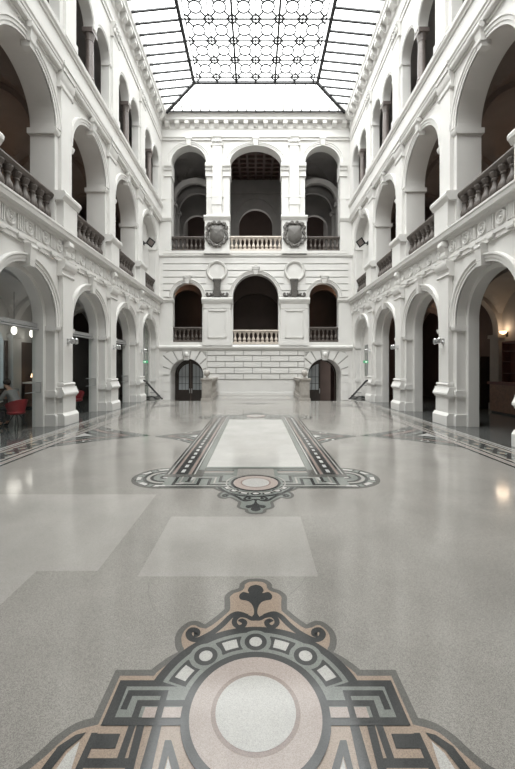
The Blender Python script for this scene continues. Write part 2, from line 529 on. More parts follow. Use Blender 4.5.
def crest(cy, sg, field=F_TAN):
    """scrolled crest around a round disc; sg = direction in which the crest points"""
    T = lambda u, v: (u, cy + sg * v)
    def mir(pts): return pts + [(-x, y) for x, y in reversed(pts)]
    half = [(0.0, 1.148), (-0.075, 1.135), (-0.125, 1.08), (-0.135, 1.02), (-0.195, 0.985), (-0.235, 0.92), (-0.23, 0.84), (-0.225, 0.77)]
    half = smooth_pts(half, k=5)
    h2 = smooth_pts([(-0.225, 0.77), (-0.29, 0.68), (-0.345, 0.617)], k=4)
    h3 = smooth_pts([(-0.345, 0.617), (-0.40, 0.650), (-0.46, 0.640), (-0.508, 0.575), (-0.52, 0.50), (-0.50, 0.42), (-0.475, 0.38)], k=5)
    h4 = smooth_pts([(-0.475, 0.38), (-0.53, 0.335), (-0.602, 0.25), (-0.62, 0.18)], k=4)
    out = half[:-1] + h2[:-1] + h3[:-1] + h4
    full = out + [(-0.62, 0.0)]
    lay([T(*p) for p in mir([p for p in full])], F_OUT, 3)
    # tan field inside the grey outline
    c = Vector((0, 0.45))
    def shrink(pts, k):
        res = []
        n = len(pts)
        for i in range(n):
            a = Vector(pts[max(i - 1, 0)]); b = Vector(pts[min(i + 1, n - 1)])
            t = (b - a).normalized()
            nn = Vector((-t.y, t.x))
            if nn.dot(Vector((0, 0.3)) - Vector(pts[i])) < 0: nn = -nn
            if i == 0: nn = Vector((0, -1))
            q = Vector(pts[i]) + nn * k
            res.append((min(q.x, 0.0) if i else 0.0, q.y))
        return res
    lay([T(*p) for p in mir(shrink(full, 0.042))], field, 4)
    # palmette and scrolls
    def px(cx, cy_):
        Y = 635 / (204 + cy_ / 2.575); return ((cx / 2.575 - 95.7) * Y / 363, Y - 1.84)
    def pp(l): return [px(*q) for q in l]
    pal = smooth_pts(pp([(247, 38), (233, 42), (226, 52), (229, 60), (214, 57), (204, 66), (207, 76), (221, 79), (232, 84), (240, 96), (242, 112), (234, 124)]), k=4)
    pal = [(min(u, 0), v) for u, v in pal]
    lay([T(*p) for p in mir(pal)], F_DARK, 5)
    for m in (-1, 1):
        def SK(pts, wd): stroke([T(-m * u, v) for u, v in smooth_pts(pp(pts), k=5)], wd, F_DARK, 5)
        SK([(247, 126), (236, 126), (224, 120), (206, 118), (194, 126), (192, 138), (202, 147), (214, 144), (218, 135), (211, 130), (205, 134)], .036)
        SK([(224, 119), (200, 112), (182, 120), (162, 140), (140, 158), (116, 172), (96, 180), (80, 176), (74, 164), (82, 154), (94, 157), (95, 166), (87, 167)], .042)
    # the ring of white lozenges and little discs
    sector(T, 0.30, 0.592, -74, 74, F_DARK, 7, 40)
    sector(T, 0.372, 0.540, -72, 72, F_GREEN, 8, 40)
    for a in (-61, -20, 20, 61):
        sector(T, 0.405, 0.512, a - 9.5, a + 9.5, F_DARK, 9, 8)
        sector(T, 0.425, 0.494, a - 5.5, a + 5.5, F_WHITE, 10, 6)
    for a in (-41, 0, 41):
        u, v = 0.457 * math.sin(math.radians(a)), 0.457 * math.cos(math.radians(a))
        disc(*T(u, v), 0.098, F_GREEN, 11); disc(*T(u, v), 0.070, F_DARK, 12); disc(*T(u, v), 0.040, F_WHITE, 13)
    return T

def round_disc(cy):
    disc(0, cy, 0.375, F_DARK, 14, 64); disc(0, cy, 0.333, F_PINK, 15, 64)
    disc(0, cy, 0.226, F_BROWN, 16, 64); disc(0, cy, 0.200, F_WHITE, 17, 64)
    stroke([(0.2 * math.cos(2 * PI * i / 64), cy + 0.2 * math.sin(2 * PI * i / 64)) for i in range(64)], 0.006, F_WHITE, 18, True)

def key_panel(T, m):
    """interlaced key beside the near disc, one side"""
    def L(pts, wd, mi, lv): stroke([T(m * u, v) for u, v in pts], wd, mi, lv)
    def Q(u0, u1, v0, v1, mi, lv): lay([T(m * u0, v0), T(m * u1, v0), T(m * u1, v1), T(m * u0, v1)], mi, lv)
    side = [(-0.45, 0.25), (-0.805, 0.25), (-0.807, -0.035)]
    sw = smooth_pts([(-0.807, -0.035), (-0.877, -0.06), (-0.94, -0.12), (-0.985, -0.20), (-1.05, -0.27), (-1.22, -0.34), (-1.5, -0.40)], k=5)
    lay([T(m * u, v) for u, v in side + sw + [(-1.5, -1.2), (-0.25, -1.2), (-0.25, 0.25)]], F_OUT, 3)
    s2 = [(-0.45, 0.208), (-0.765, 0.208), (-0.767, -0.07)]
    sw2 = smooth_pts([(-0.767, -0.07), (-0.86, -0.10), (-0.905, -0.15), (-0.95, -0.225), (-1.03, -0.31), (-1.22, -0.385), (-1.5, -0.445)], k=5)
    lay([T(m * u, v) for u, v in s2 + sw2 + [(-1.5, -1.2), (-0.25, -1.2), (-0.25, 0.208)]], F_TAN, 5)
    Q(-0.752, -0.30, -0.075, 0.178, F_DARK, 7)
    Q(-0.700, -0.30, -0.035, 0.138, F_GREEN, 8)
    L([(-0.672, 0.005), (-0.668, 0.098), (-0.485, 0.098), (-0.485, -0.42)], 0.034, F_DARK, 9)
    L([(-0.60, -0.42), (-0.60, 0.04), (-0.33, 0.04)], 0.034, F_DARK, 9)
    Q(-0.565, -0.30, -0.038, 0.018, F_PINK, 10)
    L([(-0.485, 0.04), (-0.485, -0.06)], 0.034, F_DARK, 11)
    L([(-0.752, -0.06), (-0.30, -0.06)], 0.036, F_DARK, 11)
    # lower field
    def px(cx, cy_):
        Y = 635 / (194 + cy_ / 2.575); return ((cx / 2.575 - 255.7) * Y / 363, Y - 1.84)
    def A(pts, mi, lv): lay([T(-m * u, v) for u, v in (px(*q) for q in pts)], mi, lv)
    A([(243, 449), (310, 449), (297, 487), (228, 487)], F_DARK, 9)
    A([(222, 512), (330, 512), (352, 428), (372, 428), (345, 538), (330, 600), (198, 600), (214, 538)], F_DARK, 9)
    A([(214, 538), (322, 538), (306, 600), (198, 600)], F_TAN, 10)
    A([(398, 428), (416, 428), (392, 538), (376, 600), (358, 600), (374, 538)], F_DARK, 10)
    A([(236, 447), (252, 447), (205, 560), (192, 600), (172, 600), (190, 548)], F_DARK, 10)
    A([(196, 452), (222, 446), (208, 462), (170, 492), (135, 538), (95, 600), (60, 600), (108, 538), (150, 482)], F_DARK, 11)
    A([(206, 468), (190, 520), (165, 600), (110, 600), (142, 545), (172, 500)], F_WHITE, 9)
    A([(425, 466), (441, 466), (462, 538), (478, 600), (458, 600), (447, 560), (433, 505), (424, 538), (408, 600), (390, 600), (408, 538)], F_DARK, 11)
    A([(433, 512), (446, 562), (455, 600), (412, 600), (424, 552)], F_WHITE, 10)

# the ornament at the photographer's feet
T0 = crest(1.84, 1)
key_panel(T0, 1); key_panel(T0, -1); round_disc(1.84)
# lower half of the near ring
sector(T0, 0.30, 0.60, 100, 260, F_TAN, 6, 30)

# the long framed panel in the middle of the hall
CY = 9.05
for sg, cy in ((-1, 5.43), (1, 12.67)):
    T = crest(cy, sg, F_GREEN)
    for m in (-1, 1):
        lc = T(m * 1.40, -0.28)
        disc(lc[0], lc[1], 0.53, F_OUT, 3, 40); disc(lc[0], lc[1], 0.47, F_GREEN, 4, 40)
        disc(lc[0], lc[1], 0.36, F_DARK, 5, 40); disc(lc[0], lc[1], 0.31, F_GREEN, 6, 40)
        for k in range(9):
            a = math.radians(40 * k + 10)
            u, v = 1.40 + 0.415 * math.cos(a), -0.28 + 0.415 * math.sin(a)
            for q, mi, lv in ((1.35, F_DARK, 7), (1.0, F_WHITE, 8)):
                t = Vector((-math.sin(a), math.cos(a))) * 0.095 * q; nn = Vector((math.cos(a), math.sin(a))) * 0.036 * q
                lay([T(m * (u + t.x + nn.x), v + t.y + nn.y), T(m * (u - t.x + nn.x), v - t.y + nn.y), T(m * (u - t.x * .7 - nn.x), v - t.y * .7 - nn.y), T(m * (u + t.x * .7 - nn.x), v + t.y * .7 - nn.y)], mi, lv)
        for r_, mi in ((.30, F_LIGHT), (.25, F_DARK), (.20, F_GREEN), (.10, F_DARK), (.06, F_WHITE)):
            disc(lc[0], lc[1], r_, mi, 7, 30)
        for v0, v1, mi, lv in ((-0.75, 0.245, F_OUT, 3), (-0.71, 0.205, F_GREEN, 8),):
            lay([T(m * 0.3, v0), T(m * 1.38, v0), T(m * 1.38, v1), T(m * 0.3, v1)], mi, lv)
        def L(pts, wd, mi, lv): stroke([T(m * u, v) for u, v in pts], wd, mi, lv)
        L([(0.36, 0.18), (1.40, 0.18)], 0.035, F_DARK, 9)
        L([(0.36, 0.135), (1.34, 0.135)], 0.022, F_LIGHT, 9)
        L([(0.40, 0.085), (0.70, 0.085), (0.70, -0.20), (0.86, -0.20), (0.86, 0.085), (1.22, 0.085), (1.22, -0.3)], 0.045, F_DARK, 9)
        L([(0.40, 0.02), (0.62, 0.02), (0.62, -0.27), (0.94, -0.27), (0.94, 0.015), (1.14, 0.015), (1.14, -0.3)], 0.026, F_LIGHT, 10)
        L([(0.40, -0.05), (0.54, -0.05), (0.54, -0.34), (1.02, -0.34), (1.02, -0.06), (1.07, -0.06)], 0.045, F_DARK, 9)
        L([(0.36, -0.44), (1.40, -0.44)], 0.05, F_DARK, 9)
        L([(0.36, -0.50), (1.3, -0.50)], 0.022, F_LIGHT, 9)
        L([(0.36, -0.56), (1.3, -0.56)], 0.04, F_BROWN, 9)
        L([(0.36, -0.64), (1.2, -0.64)], 0.05, F_DARK, 9)
    round_disc(cy)
    stroke([(0.44 * math.cos(2 * PI * i / 64), cy + 0.44 * math.sin(2 * PI * i / 64)) for i in range(64)], 0.02, F_LIGHT, 14, True)
# long sides of the frame: stripes and a chain of squares
for m in (-1, 1):
    def R(u0, u1, mi, lv, y0=5.85, y1=12.25): rect(min(m * u0, m * u1), max(m * u0, m * u1), y0, y1, mi, lv)
    R(0.84, 1.46, F_OUT, 10, 5.7, 12.4)
    R(0.86, 0.955, F_GREEN, 11, 6.1, 12.0)
    R(0.975, 0.995, F_WHITE, 11); R(1.01, 1.03, F_DARK, 11); R(1.04, 1.085, F_BROWN, 11)
    R(1.10, 1.29, F_DARK, 11)
    y = 5.95
    while y < 12.1:
        rect(min(m * 1.165, m * 1.225), max(m * 1.165, m * 1.225), y, y + 0.17, F_WHITE, 12); y += 0.30
    R(1.305, 1.345, F_BROWN, 11); R(1.36, 1.385, F_DARK, 11); R(1.395, 1.415, F_LIGHT, 11); R(1.425, 1.45, F_DARK, 11)
rect(-0.86, 0.86, 6.18, 6.30, F_GREEN, 13); rect(-0.86, 0.86, 11.80, 11.92, F_GREEN, 13)
rect(-0.85, 0.85, 6.28, 11.82, F_WHITE, 13)
# pointed wings between frame and border, nested
def wing(m, xb, xa, yc, hh):
    tri = lambda k, e: [(m * (xb), yc - hh * k), (m * (xb + (xa - xb) * 0.45 * k), yc - hh * 0.45 * k), (m * (xb + (xa - xb) * k), yc), (m * (xb + (xa - xb) * 0.45 * k), yc + hh * 0.45 * k), (m * xb, yc + hh * k)]
    for k, mi, lv in ((1.0, F_DARK, 3), (0.91, F_GREEN, 4), (0.82, F_DARK, 5), (0.71, F_BROWN, 6), (0.60, F_DARK, 7), (0.48, F_GREEN, 8), (0.36, F_DARK, 9), (0.22, F_WHITE, 10)):
        lay(tri(k, 0), mi, lv)
    for k in (-0.5, 0.5):
        disc(m * (xb + (xa - xb) * 0.28), yc + hh * k, 0.10, F_WHITE, 11, 20); disc(m * (xb + (xa - xb) * 0.28), yc + hh * k, 0.06, F_DARK, 12, 20)
for m in (-1, 1):
    wing(m, 1.45, 2.55, CY, 0.85)
    wing(m, 4.46, 2.62, CY + 0.1, 1.35)
    wing(m, 4.46, 3.3, CY + 7.0, 0.9)
    # long borders beside the arcades
    def R(u0, u1, mi, lv, y0=-3.0, y1=17.9): rect(min(m * u0, m * u1), max(m * u0, m * u1), y0, y1, mi, lv)
    R(4.44, 5.37, F_LIGHT, 4); R(5.375, 5.415, F_WHITE, 6)
    R(4.44, 4.50, F_DARK, 5); R(4.54, 4.58, F_BROWN, 5); R(4.63, 4.69, F_DARK, 5); R(4.72, 4.74, F_TAN, 5)
    R(4.76, 5.12, F_GREEN, 5); R(5.15, 5.18, F_TAN, 5); R(5.20, 5.25, F_DARK, 5); R(5.27, 5.29, F_WHITE, 5); R(5.31, 5.34, F_DARK, 5)
    y = -2.8
    while y < 17.7:
        stroke([(m * 4.78, y), (m * 4.94, y - 0.19), (m * 5.10, y), (m * 4.94, y + 0.19)], .075, F_DARK, 6, True)
        lay([(m * 4.88, y), (m * 4.94, y - 0.07), (m * 5.00, y), (m * 4.94, y + 0.07)], F_TAN, 7)
        stroke([(m * 4.80, y + .13), (m * 4.88, y + .21), (m * 4.80, y + .29)], .05, F_OUT, 7)
        stroke([(m * 5.08, y + .13), (m * 5.00, y + .21), (m * 5.08, y + .29)], .05, F_OUT, 7)
        y += 0.42
# strip before the back wall
rect(-2.2, 2.2, 18.6, 21.6, F_OUT, 3); rect(-2.1, 2.1, 18.75, 21.5, F_LIGHT, 4)
for k, (a, mi) in enumerate(((0.15, F_DARK), (0.35, F_TAN), (0.55, F_DARK), (0.75, F_GREEN))):
    stroke([(-2.1 + a, 18.75 + a), (2.1 - a, 18.75 + a), (2.1 - a, 21.5 - a), (-2.1 + a, 21.5 - a)], 0.1, mi, 5, True)
wing(1, 0.0, 1.2, 17.0, 0.5); wing(-1, 0.0, 1.2, 17.0, 0.5)
structure(fl.build('floor', FM, smooth=False), 'polished grey terrazzo floor with inlaid coloured ornaments', 'floor')

# ------------------------------------------------------------------ side walls
BAY = 3.54
PIERS = [11.05 + BAY * k for k in range(-4, 4)]          # -3.11 ... 21.67
CENT = [(PIERS[i] + PIERS[i + 1]) / 2 for i in range(7)]   # -1.34 ... 19.9
VISP = [p for p in PIERS if 3 < p < 21]
VISC = [c for c in CENT if c > 5]
R0, RI, ZS0 = 1.29, 1.15, 3.10
R1, ZS1 = 1.29, 8.72
S0, S1 = -3.11, YB

def side_wall(sg, name, lab):
    mp = side_map(sg)
    wl = MB(mp)
    # ground storey: two stepped orders
    op0 = [(c, R0, 0.0, ZS0, R0) for c in CENT]
    opi = [(c, RI, 0.0, ZS0, RI) for c in CENT]
    for i, c in enumerate(CENT):
        a, b = c - BAY / 2, (c + BAY / 2 if i < 6 else S1)
        wl.panel(a, b, 0, 5.73, 0.0, 0.26, [op0[i]])
        wl.panel(a, b, 0, 5.73, 0.26, 0.57, [opi[i]])
        wl.panel(a, b, 5.73, 10.45, 0.0, 0.72, [(c, R1, 5.73, ZS1, R1)])
        wl.box(a, b, -0.15, 0.72, 10.45, 11.42)
        q = 0.71
        wl.box(a, c - 1.29, -0.15, 0.17, 11.42, 13.55)
        wl.box(c + 1.29, b, -0.15, 0.17, 11.42, 13.55)
        wl.panel(a, b, 13.55, 15.3, -0.15, 0.17, [(c - q, 0.58, 13.55, 13.55, 0.62), (c + q, 0.58, 13.55, 13.55, 0.62)])
        wl.quad((c - .13, -.15, 13.55), (c + .13, -.15, 13.55), (c + .13, .17, 13.55), (c - .13, .17, 13.55))
    wl.box(S0, S1, -0.15, 0.72, 15.3, 17.3)
    # the last bay is a blind niche on both lower storeys
    c = CENT[-1]
    wl.box(c - 1.5, c + 1.6, 0.40, 0.5, 0, 4.7)
    wl.box(c - 1.5, c + 1.6, 0.40, 0.5, 5.73, 10.2)
    # the jamb beside the descending stair goes down with it
    wl.box(SW, YB, 0.0, 0.5, -1.4, 0.0)
    W = structure(wl.build(name, M['white'], smooth=False), lab, 'wall')

    # continuous mouldings
    m = MB(mp)
    m.extr([(0, 4.85), (-.05, 4.85), (-.05, 4.95), (-.08, 4.97), (-.08, 5.05), (-.05, 5.07), (-.05, 5.48), (-.10, 5.52), (-.12, 5.58), (-.24, 5.60), (-.26, 5.70), (-.28, 5.73), (-.28, 5.78), (0.72, 5.78), (0.72, 5.73), (0, 5.73)], S0, S1)
    for p in PIERS:          # guttae blocks under the frieze, and pairs of fillets between the rosettes
        for k in range(5):
            s = p + k * 0.708
            if s > S1 - .2 or s < 5: continue
            m.box(s - .13, s + .13, -.115, -.05, 4.925, 4.985)
            for q in range(6):
                m.box(s - .11 + q * .038, s - .085 + q * .038, -.115, -.055, 4.885, 4.925)
            for q in (-.105, -.035, .035, .105):
                m.box(s + q - .018, s + q + .018, -.095, -.05, 5.09, 5.46)
    m.build('cornice', M['white'], W)
    m = MB(mp)
    m.extr([(0, 10.38), (-.05, 10.38), (-.05, 10.46), (-.16, 10.48), (-.16, 10.56), (-.185, 10.58), (-.185, 10.64), (-.215, 10.68), (-.22, 10.75), (-.14, 10.77), (0, 10.77)], S0, S1)
    m.build('string_course', M['white'], W)
    m = MB(mp)
    m.extr([(-.1, 11.32), (-.19, 11.32), (-.20, 11.37), (-.25, 11.42), (-.26, 11.54), (-.23, 11.58), (-.15, 11.60), (0.2, 11.60), (.2, 11.45), (-.1, 11.45)], S0, S1)
    m.build('sill_course', M['white'], W)
    m = MB(mp)
    m.extr([(-.1, 15.22), (-.19, 15.22), (-.19, 15.36), (-.23, 15.40), (-.23, 15.52), (-.18, 15.55), (-.18, 16.02), (-.24, 16.08), (-.24, 16.42), (-.50, 16.46), (-.50, 16.60), (-.55, 16.68), (-.57, 16.80), (.3, 16.80), (.3, 15.3), (-.1, 15.3)], S0, S1 - 0.2)
    s = PIERS[2]
    while s < S1 - .4:
        m.extr([(-.2, 16.10), (-.34, 16.12), (-.40, 16.20), (-.47, 16.26), (-.47, 16.455), (-.2, 16.455)], s - .13, s + .13)
        s += BAY / 6
    m.build('crowning_cornice', M['white'], W)

    for p in VISP:
        m = MB(mp)      # ground-storey pilaster on its tall pedestal
        m.extr([(0, 0), (-.26, 0), (-.26, .27), (-.20, .36), (0, .36)], p - .43, p + .43)
        m.box(p - .37, p + .37, -.19, 0, .36, .86)
        m.extr([(0, .82), (-.195, .82), (-.205, .86), (-.235, .89), (-.255, .90), (-.255, .945), (-.225, 1.0), (-.19, 1.08), (-.185, 1.12), (0, 1.12)], p - .43, p + .43)
        m.box(p - .33, p + .33, -.18, 0, 1.10, 1.17)
        m.extr([(0, 1.17), (-.18, 1.17), (-.20, 1.20), (-.18, 1.24), (0, 1.26)], p - .35, p + .35)
        m.box(p - .28, p + .28, -.14, 0, 1.26, 4.45)
        m.extr([(0, 4.42), (-.15, 4.42), (-.18, 4.46), (-.15, 4.50), (-.15, 4.60), (-.20, 4.64), (-.24, 4.72), (-.25, 4.80), (-.25, 4.86), (0, 4.86)], p - .36, p + .36)
        m.build('pilaster', M['white'], W)
        # scrolled console in the frieze
        m = MB(mp)
        m.extr([(-.03, 5.0), (-.10, 5.02), (-.17, 5.10), (-.15, 5.20), (-.20, 5.28), (-.26, 5.38), (-.24, 5.5), (-.03, 5.55)], p - .13, p + .13)
        m.lathe((p - .15, -.16, 5.40), [(.085, 0), (.085, .30)], 12, 's')
        m.lathe((p - .14, -.11, 5.10), [(.06, 0), (.06, .28)], 10, 's')
        m.build('console', M['white'], W)
        m = MB(mp)      # first-floor pedestal and pilaster
        m.box(p - .40, p + .40, -.22, 0, 5.78, 6.62)
        m.extr([(0, 6.60), (-.23, 6.60), (-.26, 6.66), (-.31, 6.72), (-.32, 6.80), (-.28, 6.86), (0, 6.88)], p - .49, p + .49)
        m.box(p - .30, p + .30, -.10, 0, 6.88, 10.3)
        m.extr([(0, 9.98), (-.11, 9.98), (-.14, 10.02), (-.11, 10.06), (-.11, 10.18), (-.13, 10.22), (-.17, 10.32), (-.175, 10.46), (0, 10.46)], p - .37, p + .37)
        m.box(p - .34, p + .34, -.205, -.1, 10.47, 10.63)
        m.box(p - .37, p + .37, -.24, -.1, 10.63, 10.755)
        m.build('upper_pilaster', M['white'], W)
        m = MB(mp)      # top-floor pilaster with leafy capital
        m.box(p - .30, p + .30, -.24, -.15, 11.5, 15.0)
        m.box(p - .36, p + .36, -.27, -.15, 11.5, 11.75)
        m.extr([(-.15, 14.72), (-.26, 14.72), (-.27, 14.78), (-.25, 14.95), (-.30, 15.12), (-.36, 15.2), (-.36, 15.28), (-.15, 15.28)], p - .36, p + .36)
        for q in (-.26, -.09, .09, .26):
            m.ball((p + q, -.29, 14.98), .085, 8, 6, (1, .7, 1.3))
            m.ball((p + q, -.33, 15.1), .06, 8, 5)
        m.build('top_pilaster', M['white'], W)
    for ic, c in enumerate(VISC):
        m = MB(mp)
        pr = [(R0, -.02), (R0, -.05), (R0 + .07, -.05), (R0 + .08, -.075), (R0 + .14, -.075), (R0 + .17, -.11), (R0 + .21, -.11), (R0 + .22, 0.0)]
        m.sweep_arch(c, ZS0, pr, foot=2.9)
        m.build('archivolt', M['white'], W)
        m = MB(mp)
        for s_, sn in ((c - R0, -1), (c + R0, 1)):       # impost wraps the outer order and the wall strip
            a, b = sorted((s_ + sn * -.06, s_ + sn * .22))
            m.extr([(.27, 2.76), (-.02, 2.76), (-.06, 2.80), (-.08, 2.86), (-.08, 2.91), (.27, 2.91)], a, b)
            m.extr([(.27, .84), (-.02, .84), (-.05, .90), (-.05, 1.0), (-.02, 1.04), (.27, 1.04)], *sorted((s_ + sn * -.045, s_ + sn * .12)))
            m.extr([(.27, 0), (-.06, 0), (-.06, .29), (-.03, .34), (.27, .34)], *sorted((s_ + sn * -.06, s_ + sn * .12)))
        m.build('impost', M['white'], W)
        m = MB(mp)
        m.hexa([(c - .09, -.14, 4.30), (c + .09, -.14, 4.30), (c + .09, .1, 4.30), (c - .09, .1, 4.30)], [(c - .14, -.20, 4.86), (c + .14, -.20, 4.86), (c + .14, .1, 4.86), (c - .14, .1, 4.86)])
        m.lathe((c - .13, -.15, 4.78), [(.06, 0), (.06, .26)], 10, 's')
        m.lathe((c - .10, -.12, 4.45), [(.04, 0), (.04, .20)], 10, 's')
        m.build('keystone', M['white'], W)
        # first floor
        m = MB(mp)
        m.sweep_arch(c, ZS1, [(R1, -.02), (R1, -.045), (R1 + .07, -.045), (R1 + .08, -.07), (R1 + .15, -.07), (R1 + .17, -.10), (R1 + .21, -.10), (R1 + .22, 0)])
        m.build('archivolt', M['white'], W)
        m = MB(mp)
        for s_, sn in ((c - R1, -1), (c + R1, 1)):
            a, b = sorted((s_ + sn * -.06, s_ + sn * .20))
            m.extr([(.78, 8.50), (-.02, 8.50), (-.05, 8.55), (-.07, 8.60), (-.07, 8.66), (.78, 8.66)], a, b)
        m.build('impost', M['white'], W)
        m = MB(mp)
        m.hexa([(c - .09, -.13, 9.86), (c + .09, -.13, 9.86), (c + .09, .1, 9.86), (c - .09, .1, 9.86)], [(c - .14, -.22, 10.46), (c + .14, -.22, 10.46), (c + .14, .1, 10.46), (c - .14, .1, 10.46)])
        m.lathe((c - .16, -.17, 10.36), [(.08, 0), (.08, .32)], 10, 's')
        m.lathe((c - .13, -.13, 10.02), [(.055, 0), (.055, .26)], 10, 's')
        m.build('keystone', M['white'], W)
        # top floor
        m = MB(mp)
        for q in (-.71, .71):
            m.sweep_arch(c + q, 13.55, [(.58, -.16), (.58, -.185), (.63, -.185), (.65, -.205), (.68, -.205), (.69, -.15)], 1.05, 20)
        for s_, sn in ((c - 1.29, -1), (c + 1.29, 1)):
            a, b = sorted((s_ + sn * -.04, s_ + sn * .16))
            m.extr([(.14, 13.42), (-.16, 13.42), (-.20, 13.48), (-.20, 13.55), (.14, 13.55)], a, b)
        m.build('twin_archivolt', M['white'], W)
    ros = None
    for p in PIERS:
        for k in range(5):
            s = p + .354 + .708 * k
            if s < 6.5 or s > S1 - .3: continue
            if ros is None:
                m = MB()
                m.ring((0, 0, 0), .15, .030, 24, 6, 'x'); m.ring((0, 0, 0), .09, .02, 20, 6, 'x'); m.ball((0, 0, 0), .045, 10, 6, (.8, 1, 1))
                ros = m.build('rosette', M['white'], W)
                o = ros
            else:
                o = ros.copy(); COL.objects.link(o)
            o.location = mp(s, -.07, 5.275)
    return W

side_wall(-1, 'wall_left', 'white plaster arcaded wall on the left side of the hall')
side_wall(1, 'wall_right', 'white plaster arcaded wall on the right side of the hall')

# ------------------------------------------------------------------ back wall
bw = MB(back_map)
DX, MX, UX = 4.18, 4.13, 4.05
bw.panel(-5.85, 5.85, -1.4, 2.74, 0, 1.45, [(-DX, 1.0, -1.1, 1.19, 1.0), (DX, 1.0, -1.1, 1.19, 1.0)])
bw.panel(-5.85, 5.85, 2.74, 8.4, 0, .5, [(-MX, .89, 3.2, 5.9, .9), (0, 1.38, 3.08, 5.95, 1.38), (MX, .89, 3.2, 5.9, .9)])
bw.panel(-5.85, 5.85, 8.4, 15.3, 0, .65, [(-UX, 1.07, 8.74, 14.0, 1.1), (0, 1.58, 8.74, 14.0, 1.1), (UX, 1.07, 8.74, 14.0, 1.1)])
bw.box(-5.85, 5.85, 0, .65, 15.3, 17.3)
WB = structure(bw.build('wall_back', M['white'], smooth=False), 'white rusticated end wall with three storeys of arches', 'wall')
# mouldings
m = MB(back_map)
m.extr([(0, 2.70), (-.06, 2.72), (-.10, 2.78), (-.16, 2.84), (-.17, 2.93), (-.12, 2.98), (0, 3.0)], -5.85, 5.85)
m.build('string_course', M['white'], WB)
m = MB(back_map)
m.extr([(0, 8.33), (-.08, 8.35), (-.12, 8.42), (-.12, 8.48), (0, 8.52)], -5.85, 5.85)
m.build('string_course', M['white'], WB)
m = MB(back_map)
m.extr([(0, 15.40), (-.08, 15.40), (-.08, 15.50), (-.14, 15.55), (-.14, 15.64), (-.06, 15.66), (-.06, 16.02), (-.10, 16.08), (-.10, 16.42), (-.36, 16.46), (-.36, 16.60), (-.42, 16.68), (-.44, 16.80), (.1, 16.80), (.1, 15.4)], -5.7, 5.7)
x = -5.31
while x < 5.4:
    m.extr([(-.05, 16.12), (-.18, 16.13), (-.24, 16.20), (-.33, 16.27), (-.33, 16.455), (-.05, 16.455)], x - .13, x + .13)
    x += .59
m.build('crowning_cornice', M['white'], WB)
# base course of the middle stretch
m = MB(back_map)
m.extr([(0, 0), (-.05, 0), (-.05, .16), (-.03, .2), (0, .2)], -2.25, 2.25)
m.build('plinth', M['white'], WB)

def course(mb, z0, z1, holes, s0, s1, g=.03, d=-.06):
    """one course of raised masonry cut around round-headed holes (sc, r, zs, jamb)"""
    def hw(h, z):
        sc, r, zs = h
        if z <= zs: return r
        q = r * r - (z - zs) ** 2
        return math.sqrt(q) if q > 0 else 0
    hs = [h for h in sorted(holes) if hw(h, z0 + g) > 0.02]
    edges = [(s0, s0)]
    for h in hs:
        a, b = hw(h, z0 + g), hw(h, z1 - g)
        edges.append((h[0] - a, h[0] - b)); edges.append((h[0] + a, h[0] + b))
    edges.append((s1, s1))
    for i in range(0, len(edges), 2):
        (lb, lt), (rb, rt) = edges[i], edges[i + 1]
        if rb - lb < .05: continue
        mb.hexa([(lb, d, z0 + g), (rb, d, z0 + g), (rb, .01, z0 + g), (lb, .01, z0 + g)], [(lt, d, z1 - g), (rt, d, z1 - g), (rt, .01, z1 - g), (lt, .01, z1 - g)])
holes_mid = [(-MX, 1.12, 5.9), (0, 1.62, 5.95), (MX, 1.12, 5.9), (-2.35, .66, 7.49), (2.35, .66, 7.49)]
m = MB(back_map)
zz = [5.9 + .405 * i for i in range(7)]
for a, b in zip(zz, zz[1:]):
    m.cur = 1
    course(m, a, b, [h for h in holes_mid[:3]] + [h for h in holes_mid[3:] if abs((a + b) / 2 - 7.49) < .62], -5.6, 5.6, 0, -.004)
    m.cur = 0
    course(m, a, b, [h for h in holes_mid[:3]] + [h for h in holes_mid[3:] if abs((a + b) / 2 - 7.49) < .62], -5.6, 5.6)
for a, b in zip([8.52], [8.74]):
    course(m, a, b, [], -5.6, 5.6)
m.build('masonry_courses', [M['white'], M['joint_shade']], WB, smooth=False)
m = MB(back_map)                  # lower courses between the doors, with upright joints
zc = [.94, 1.28, 1.66, 2.02, 2.38, 2.70]
for k, (a, b) in enumerate(zip(zc, zc[1:])):
    x = -2.95
    first = .55 if k % 2 else 1.1
    xs = [x]
    q = x + first
    while q < 2.9:
        xs.append(q); q += 1.1
    xs.append(2.95)
    for p, r in zip(xs, xs[1:]):
        m.box(p + .03, r - .03, -.06, .01, a + .03, b - .03)
    for sg in (-1, 1):
        s0, s1 = sorted((sg * 5.72, sg * 5.62))
m.box(-2.95, 2.95, -.02, .01, .22, .92)
m.cur = 1
m.box(-2.95, 2.95, -.004, .005, .93, 2.70)
m.build('masonry_blocks', [M['white'], M['joint_shade']], WB, smooth=False)
